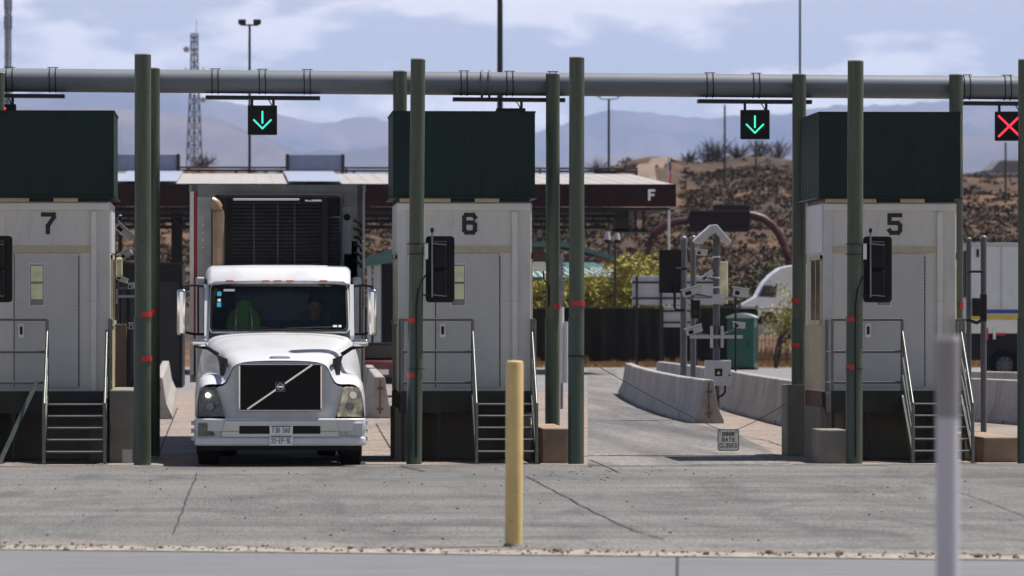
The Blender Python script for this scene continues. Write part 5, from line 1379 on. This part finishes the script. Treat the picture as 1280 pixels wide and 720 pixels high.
# ------------------------------------------------------------------ brown building with a teal roof
D = 272; Yq = PG(700, D).y; s = D/F
t = thing('teal_roof_building', 'brown building with a striped teal metal roof behind the fence, right of booth 6', 'building', PG(710, D, 1.2))
def bx2(px, py, o=0): p = P(px, py, D); return (p.x, p.y+o, p.z)
def poly2(pts, y0, y1): return [(bx2(a, b)[0], bx2(a, b)[2]) for a, b in pts]
g = MB(); g.prism(poly2([(640, 415), (762, 415), (762, 346), (640, 346)], 0, 0), 'y', Yq, Yq+8); g.build('wall', M['brownwall'], t, world=True)
g = MB()
q0 = [bx2(630, 347, -1.0), bx2(792, 347, -1.0), bx2(748, 327, 3.5), bx2(630, 327, 3.5)]; g.add(q0, [(0,1,2,3)]); rf = g.build('roof', M['tealroof'], t, world=True)
g = MB()
for k in range(18):
    u0 = k/18; u1 = u0+.030; f = lambda u, v: lerp(lerp(Vector(q0[0]), Vector(q0[1]), u), lerp(Vector(q0[3]), Vector(q0[2]), u), v)+Vector((0, -.01, .03))
    g.add([f(u0, .0), f(u1, 0), f(u1, .62), f(u0, .62)], [(0,1,2,3)])
g.build('roof_ribs', M['tealstripe'], rf, world=True)
g = MB(); g.prism(poly2([(630, 351), (792, 351), (790, 347), (630, 347)], 0, 0), 'y', Yq-1.05, Yq-.9); g.build('gutter_board', M['tealroof'], rf, world=True)
D = 292; Yq = PG(700, D).y
g = MB(); g.prism([(P(a, b, D).x, P(a, b, D).z) for a, b in [(630, 400), (745, 400), (745, 326), (630, 306)]], 'y', Yq, Yq+6); g.build('upper_wall', M['brownwall'], t, world=True)
g = MB(); g.prism([(P(a, b, D).x, P(a, b, D).z) for a, b in [(630, 309), (705, 309), (800, 333), (800, 329), (706, 303), (630, 303)]], 'y', Yq-1, Yq+6); g.build('upper_roof', M['tealroof'], t, world=True)
g = MB()
for px in (672, 688, 716, 742):
    g.box(P(px, 0, 271.9).x, P(px+7, 0, 271.9).x, PG(700, 272).y-.04, PG(700, 272).y-.003, fz(372, 272), fz(358, 272))
g.build('window', M['bglass'], t, world=True)

# ------------------------------------------------------------------ white trucks behind
D = 285; zb = 1.53; p = PG(955, D, zb)
t = thing('truck_tractor', 'parked white truck facing left behind the picket fence, its front wheel showing', 'truck', p)
s = D/F; X = lambda px: (px-955)*s; Zz = lambda py: fz(py, D)-zb
prof = [(X(917), Zz(408)), (X(917), Zz(392)), (X(921), Zz(383)), (X(943), Zz(371)), (X(945), Zz(367)), (X(952), Zz(354)), (X(962), Zz(343)), (X(973), Zz(335)), (X(984), Zz(332)), (X(1025), Zz(331)), (X(1025), Zz(408)), (X(972), Zz(408)), (X(969), Zz(398)), (X(962), Zz(390)), (X(952), Zz(390)), (X(945), Zz(398)), (X(942), Zz(408))]
MB().prism(prof, 'y', -1.1, 1.1).build('cab_body', M['white'], t, bevel=.06, smooth=True)
MB().prism([(X(945), Zz(371)), (X(952), Zz(357)), (X(969), Zz(357)), (X(967), Zz(372))], 'y', -1.13, -1.09).build('side_window', M['bglass'], t, bevel=.02)
MB().prism([(X(918), Zz(386)), (X(924), Zz(386)), (X(924), Zz(380)), (X(920), Zz(380))], 'y', -1.13, -1.0).build('headlamp', M['lampglass'], t)
MB().box(X(914), X(919), -1.15, 1.15, .35, .75).build('bumper', M['white'], t, bevel=.05)
MB().box(X(970), X(1100), -.9, .9, .6, .85).build('chassis', M['dark'], t)
def wheel_side(t, x, y, z, r, w=.3):
    g = MB(); n = 28; pr = [(-w/2, r*.6), (-w/2, r*.94), (-w/2+.03, r), (w/2-.03, r), (w/2, r*.94), (w/2, r*.6)]
    secs = [[(x+rr*math.cos(2*math.pi*k/n), y+a, z+rr*math.sin(2*math.pi*k/n)) for a, rr in pr] for k in range(n)]; secs.append(secs[0]); g.loft(secs)
    wv = g.build('wheel', M['tyre'], t, smooth=True)
    g = MB(); g.cyl((x, y-w*.3, z), (x, y+w*.3, z), r*.55, n=24); g.cyl((x, y-w*.46, z), (x, y-w*.3, z), r*.22, n=12); g.build('rim', M['poleg'], wv, smooth=True)
    g = MB()
    for k in range(8): a = k*math.pi/4; g.cyl((x+r*.42*math.cos(a), y-w*.34, z+r*.42*math.sin(a)), (x+r*.42*math.cos(a), y-w*.3, z+r*.42*math.sin(a)), r*.07, n=8)
    g.build('rim_holes', M['black'], wv)
for y in (-.95, .95): wheel_side(t, X(957), y, .48, .5); wheel_side(t, X(1040), y, .46, .46)
D = 190; p = PG(1250, D); t = thing('semi_trailer', 'long white semi trailer with a blue and yellow stripe behind booth 5', 'trailer', p); s = D/F
X = lambda px: (px-1250)*s; Zz = lambda py: fz(py, D)
MB().box(X(1206), X(1640), -1.3, 1.3, Zz(400), Zz(308)).build('box_body', M['wpanel'], t, bevel=.04)
MB().box(X(1206), X(1640), -1.305, 1.305, Zz(309), Zz(304)).build('top_rail', M['signback'], t, bevel=.01)
MB().box(X(1206), X(1640), -1.315, -1.302, Zz(392), Zz(387)).build('blue_stripe', M['blue'], t)
MB().box(X(1206), X(1640), -1.315, -1.302, Zz(399), Zz(393.5)).build('yellow_stripe', M['ystripe'], t)
MB().box(X(1206), X(1500), -1.25, -1.2, Zz(416), Zz(400)).build('side_skirt', M['silver'], t)
g = MB(); g.box(X(1222), X(1226), -1.3, -1.27, Zz(424), Zz(410)); g.box(X(1235), X(1238), -1.3, -1.27, Zz(424), Zz(410)); g.build('marker_board', M['paper'], t)
g = MB(); g.box(X(1226.2), X(1229), -1.3, -1.27, Zz(424), Zz(410)); g.box(X(1238.5), X(1250), -1.3, -1.27, Zz(419), Zz(416)); g.build('marker_red', M['red'], t)
for k in range(6): MB().box(X(1245+k*60)-.02, X(1245+k*60)+.02, -1.318, -1.3, Zz(386), Zz(309)).build('panel_seam', M['signback'], t)
MB().box(X(1268), X(1276), -1.33, -1.3, Zz(365), Zz(338)).build('cream_placard', M['cream'], t)
MB().box(X(1200), X(1640), -1.0, 1.0, Zz(450), Zz(417)).build('underbody', M['black'], t)
for px in (1250, 1292, 1560):
    for y in (-1.1, 1.1): wheel_side(t, X(px), y, .56, .5)
MB().box(X(1214), X(1217), -1.36, -1.3, Zz(322), Zz(312)).build('side_lamp', M['black'], t, bevel=.01)
# dark cab front at the left end of that trailer
MB().box(X(1200), X(1207), -1.2, 1.2, Zz(372), Zz(314)).build('front_unit', M['black'], t, bevel=.05)

# ------------------------------------------------------------------ trees behind the fence
def tree(px, D, zb, py_top, wpx, leaf, label, n=2600, trunks=4, seed=1, leafs=.11, sparse=False):
    random.seed(seed); p = PG(px, D, zb); s = D/F; t = thing('tree', label, 'tree', p, 0, 'trees behind the fence'); H = fz(py_top, D)-zb; W_ = wpx*s/2
    tips = []; g = MB()
    def limb(a, d, L, r, lev):
        pts = [a]; 
        for k in range(4):
            d = (d+Vector((random.gauss(0,.16), random.gauss(0,.16), random.gauss(0,.08)))).normalized(); pts.append(pts[-1]+d*L/4)
        g.tube(pts, [r*(1-.12*k) for k in range(5)], 6)
        if lev == 0: tips.append(pts[-1]); tips.append(pts[2]); return
        for k in range(3 if lev > 1 else 4):
            q = pts[random.choice((2,3,4))]; dd = (d+Vector((random.gauss(0,.65), random.gauss(0,.65), random.gauss(.1,.35)))).normalized()
            limb(q, dd, L*.62, r*.55, lev-1)
    for k in range(trunks):
        a = 2*math.pi*k/trunks+random.random(); sp = W_/H
        limb(Vector((0,0,0)), Vector((math.cos(a)*sp*.9, math.sin(a)*sp*.9, 1)).normalized(), H*.5, .06+.02*H/4, 2)
    g.build('trunk', M['bark'], t, smooth=True)
    # clumps: limb tips plus an uneven shell
    cl = []
    for q in tips: cl.append((Vector((max(-W_, min(W_, q.x)), q.y, min(H*.95, q.z))), random.uniform(.25, .5)*min(1, H/4)))
    for k in range(int(34)):
        a = random.uniform(0, 2*math.pi); u = random.uniform(.28, 1.0); rr = math.sqrt(max(0, 1-((u-.55)/.5)**2))*random.uniform(.5, 1)
        cl.append((Vector((math.cos(a)*rr*W_, math.sin(a)*rr*W_*.8, u*H*random.uniform(.85, 1))), random.uniform(.2, .5)*min(1, H/4)))
    if sparse: cl = [c for c in cl if random.random() < .45]
    g = MB()
    for i in range(n):
        c, r = random.choice(cl); d = Vector((random.gauss(0,1), random.gauss(0,1), random.gauss(0,.8)))*r*.75
        q = c+d; q.z = max(.3, q.z); L = leafs*random.uniform(.6, 1.3)
        a = Vector((random.uniform(-1,1), random.uniform(-1,1), random.uniform(-.8,.8))).normalized()*L
        b = Vector((random.uniform(-1,1), random.uniform(-1,1), random.uniform(-1,1))).normalized()*L*.5
        g.add([q-a, q+b, q+a, q-b], [(0,1,2,3)])
    g.build('crown', leaf, t)
    return t
tree(735, 268, 1.0, 338, 46, M['leafy'], 'yellow green tree just right of the green posts, below the teal roof', 3200, seed=2)
tree(782, 266, 1.0, 322, 78, M['leafy'], 'widest and tallest yellow green tree, left of the large sign back', 7000, seed=3)
tree(812, 274, 1.2, 318, 56, M['leafy'], 'yellow green tree behind the black board', 5200, seed=4)
tree(678, 264, 1.0, 346, 40, M['leafy'], 'yellow green tree seen between booth 6 and the green posts', 3000, seed=5)
tree(862, 272, 1.2, 340, 50, M['leafy'], 'yellow green tree behind the close pair of grey poles', 3200, seed=6)
tree(970, 244, 0.0, 345, 46, M['leafy'], 'sparse young tree with bare lower branches in front of the white truck', 1100, trunks=3, seed=8, sparse=True, leafs=.09)
tree(905, 300, 1.6, 345, 80, M['leafd'], 'dull olive tree on the slope behind the camera poles', 4200, seed=9, leafs=.13)
tree(960, 304, 1.6, 322, 70, M['leafd'], 'dull olive tree on the slope above the parked white truck', 4200, seed=10, leafs=.13)
tree(1010, 306, 1.6, 330, 60, M['leafd'], 'dull olive tree partly hidden by the post left of booth 5', 3000, seed=12, leafs=.13)
# bare shrubs on the crest
def shrub(px, D, H, W_, seed, label):
    random.seed(seed); p = PG(px, D, hill_z(px, D)-.2); t = thing('bare_shrub', label, 'shrub', p, 0, 'bare shrubs on the hill crest'); g = MB()
    for k in range(24):
        a = random.uniform(0, 2*math.pi); d = Vector((math.cos(a)*W_*random.random(), math.sin(a)*W_*random.random(), H*random.uniform(.5, 1)))
        q = d*random.uniform(.3, .6); g.tube([(0,0,0), q+Vector((random.gauss(0,.1),0,0)), d], [.05, .035, .02], 4)
        for j in range(3): e = d+Vector((random.gauss(0,.4), random.gauss(0,.4), random.gauss(.1,.3))); g.tube([q, e], .02, 3)
    g.build('branches', M['twig'], t)
    g = MB(); tuft(g, Vector((0,0,H*.2)), W_*.7, 90, .8, .12); g.build('twigs', M['twig'], t)
for i, (px, H, W_, lab) in enumerate(((862, 1.2, 1.0, 'small bare shrub left of the utility pole on the crest'), (884, 2.0, 2.0, 'bare shrub just left of the utility pole on the crest'), (896, 2.4, 2.2, 'tallest bare shrub, at the utility pole on the crest'),
        (922, 1.5, 1.6, 'bare shrub between the utility pole and the green arrow'), (950, 1.8, 1.8, 'bare shrub below the green arrow signal'), (974, 1.9, 2.3, 'wide bare shrub right of the green arrow on the crest'),
        (748, 1.4, 1.6, 'bare shrub on the crest just left of the lamp pole base'), (254, 1.3, 1.8, 'dark shrub at the foot of the lattice mast'))):
    shrub(px, 592, H, W_, 20+i, lab)
# building far away on the right hill
D = 900; t = thing('hilltop_building', 'pale grey building on the far hill below the red cross signal', 'building', P(1245, 226, D))
s = D/F; g = MB(); g.prism([(-40*s, -14*s), (-38*s, 8*s), (-20*s, 12*s), (-6*s, 14*s), (4*s, 24*s), (40*s, 24*s), (60*s, 10*s), (60*s, -14*s)], 'y', 0, 12); g.build('wall', M['farb'], t)
g = MB(); g.box(-38*s, 60*s, -.3, 12.3, 8*s, 10*s); g.box(5*s, 40*s, -.3, 12.3, 24*s, 26*s); g.build('roof', M['signback'], t)
for k in range(6): MB().box((-30+k*13)*s, (-24+k*13)*s, -.15, 0.0, -2*s, 3*s).build('window', M['bglass'], t)

# ------------------------------------------------------------------ near bollard and marker post
p = PG(642, gd(684)); r = 11/F*p.y
t = thing('bollard', 'yellow plastic covered bollard standing on the broken road edge', 'bollard', (p.x, p.y, 0), 0)
t.rotation_euler = (0, R(.35), 0)
h = 2+(HZ-451)/F*p.y
g = MB(); pr = [(0, r*1.0), (h-.03, r*1.0), (h-.008, r*.93), (h, r*.75), (h+.002, 0.001)]
g.loft([[(rr*math.cos(2*math.pi*k/32), rr*math.sin(2*math.pi*k/32), z) for k in range(32)] for z, rr in pr], True); g.build('sleeve', M['yellow'], t, smooth=True)
MB().cyl((0,0,0), (0,0,.03), r*1.25, r*1.1, n=24).build('base', M['conc'], t, smooth=True)
DM = 24.5; p = PG(1184.5, DM); r = 14.5/F*DM
t = thing('marker_post', 'white plastic marker post with a grey band, closest to the camera on the right', 'marker post', (p.x, p.y, 0))
h = 2+(HZ-419)/F*DM
z1 = 2+(HZ-426)/F*DM; z2 = 2+(HZ-522)/F*DM
MB().cyl((0,0,0), (0,0,h), r, n=32).build('tube', M['postwhite'], t, smooth=True)
MB().arc(0, 0, r+.002, .003, 0, 360, z2, z1, n=32).build('grey_band', M['postgrey'], t, smooth=True)
MB().cyl((0,0,0), (0,0,.05), r*1.8, r*1.5, n=20).build('base', M['black'], t)
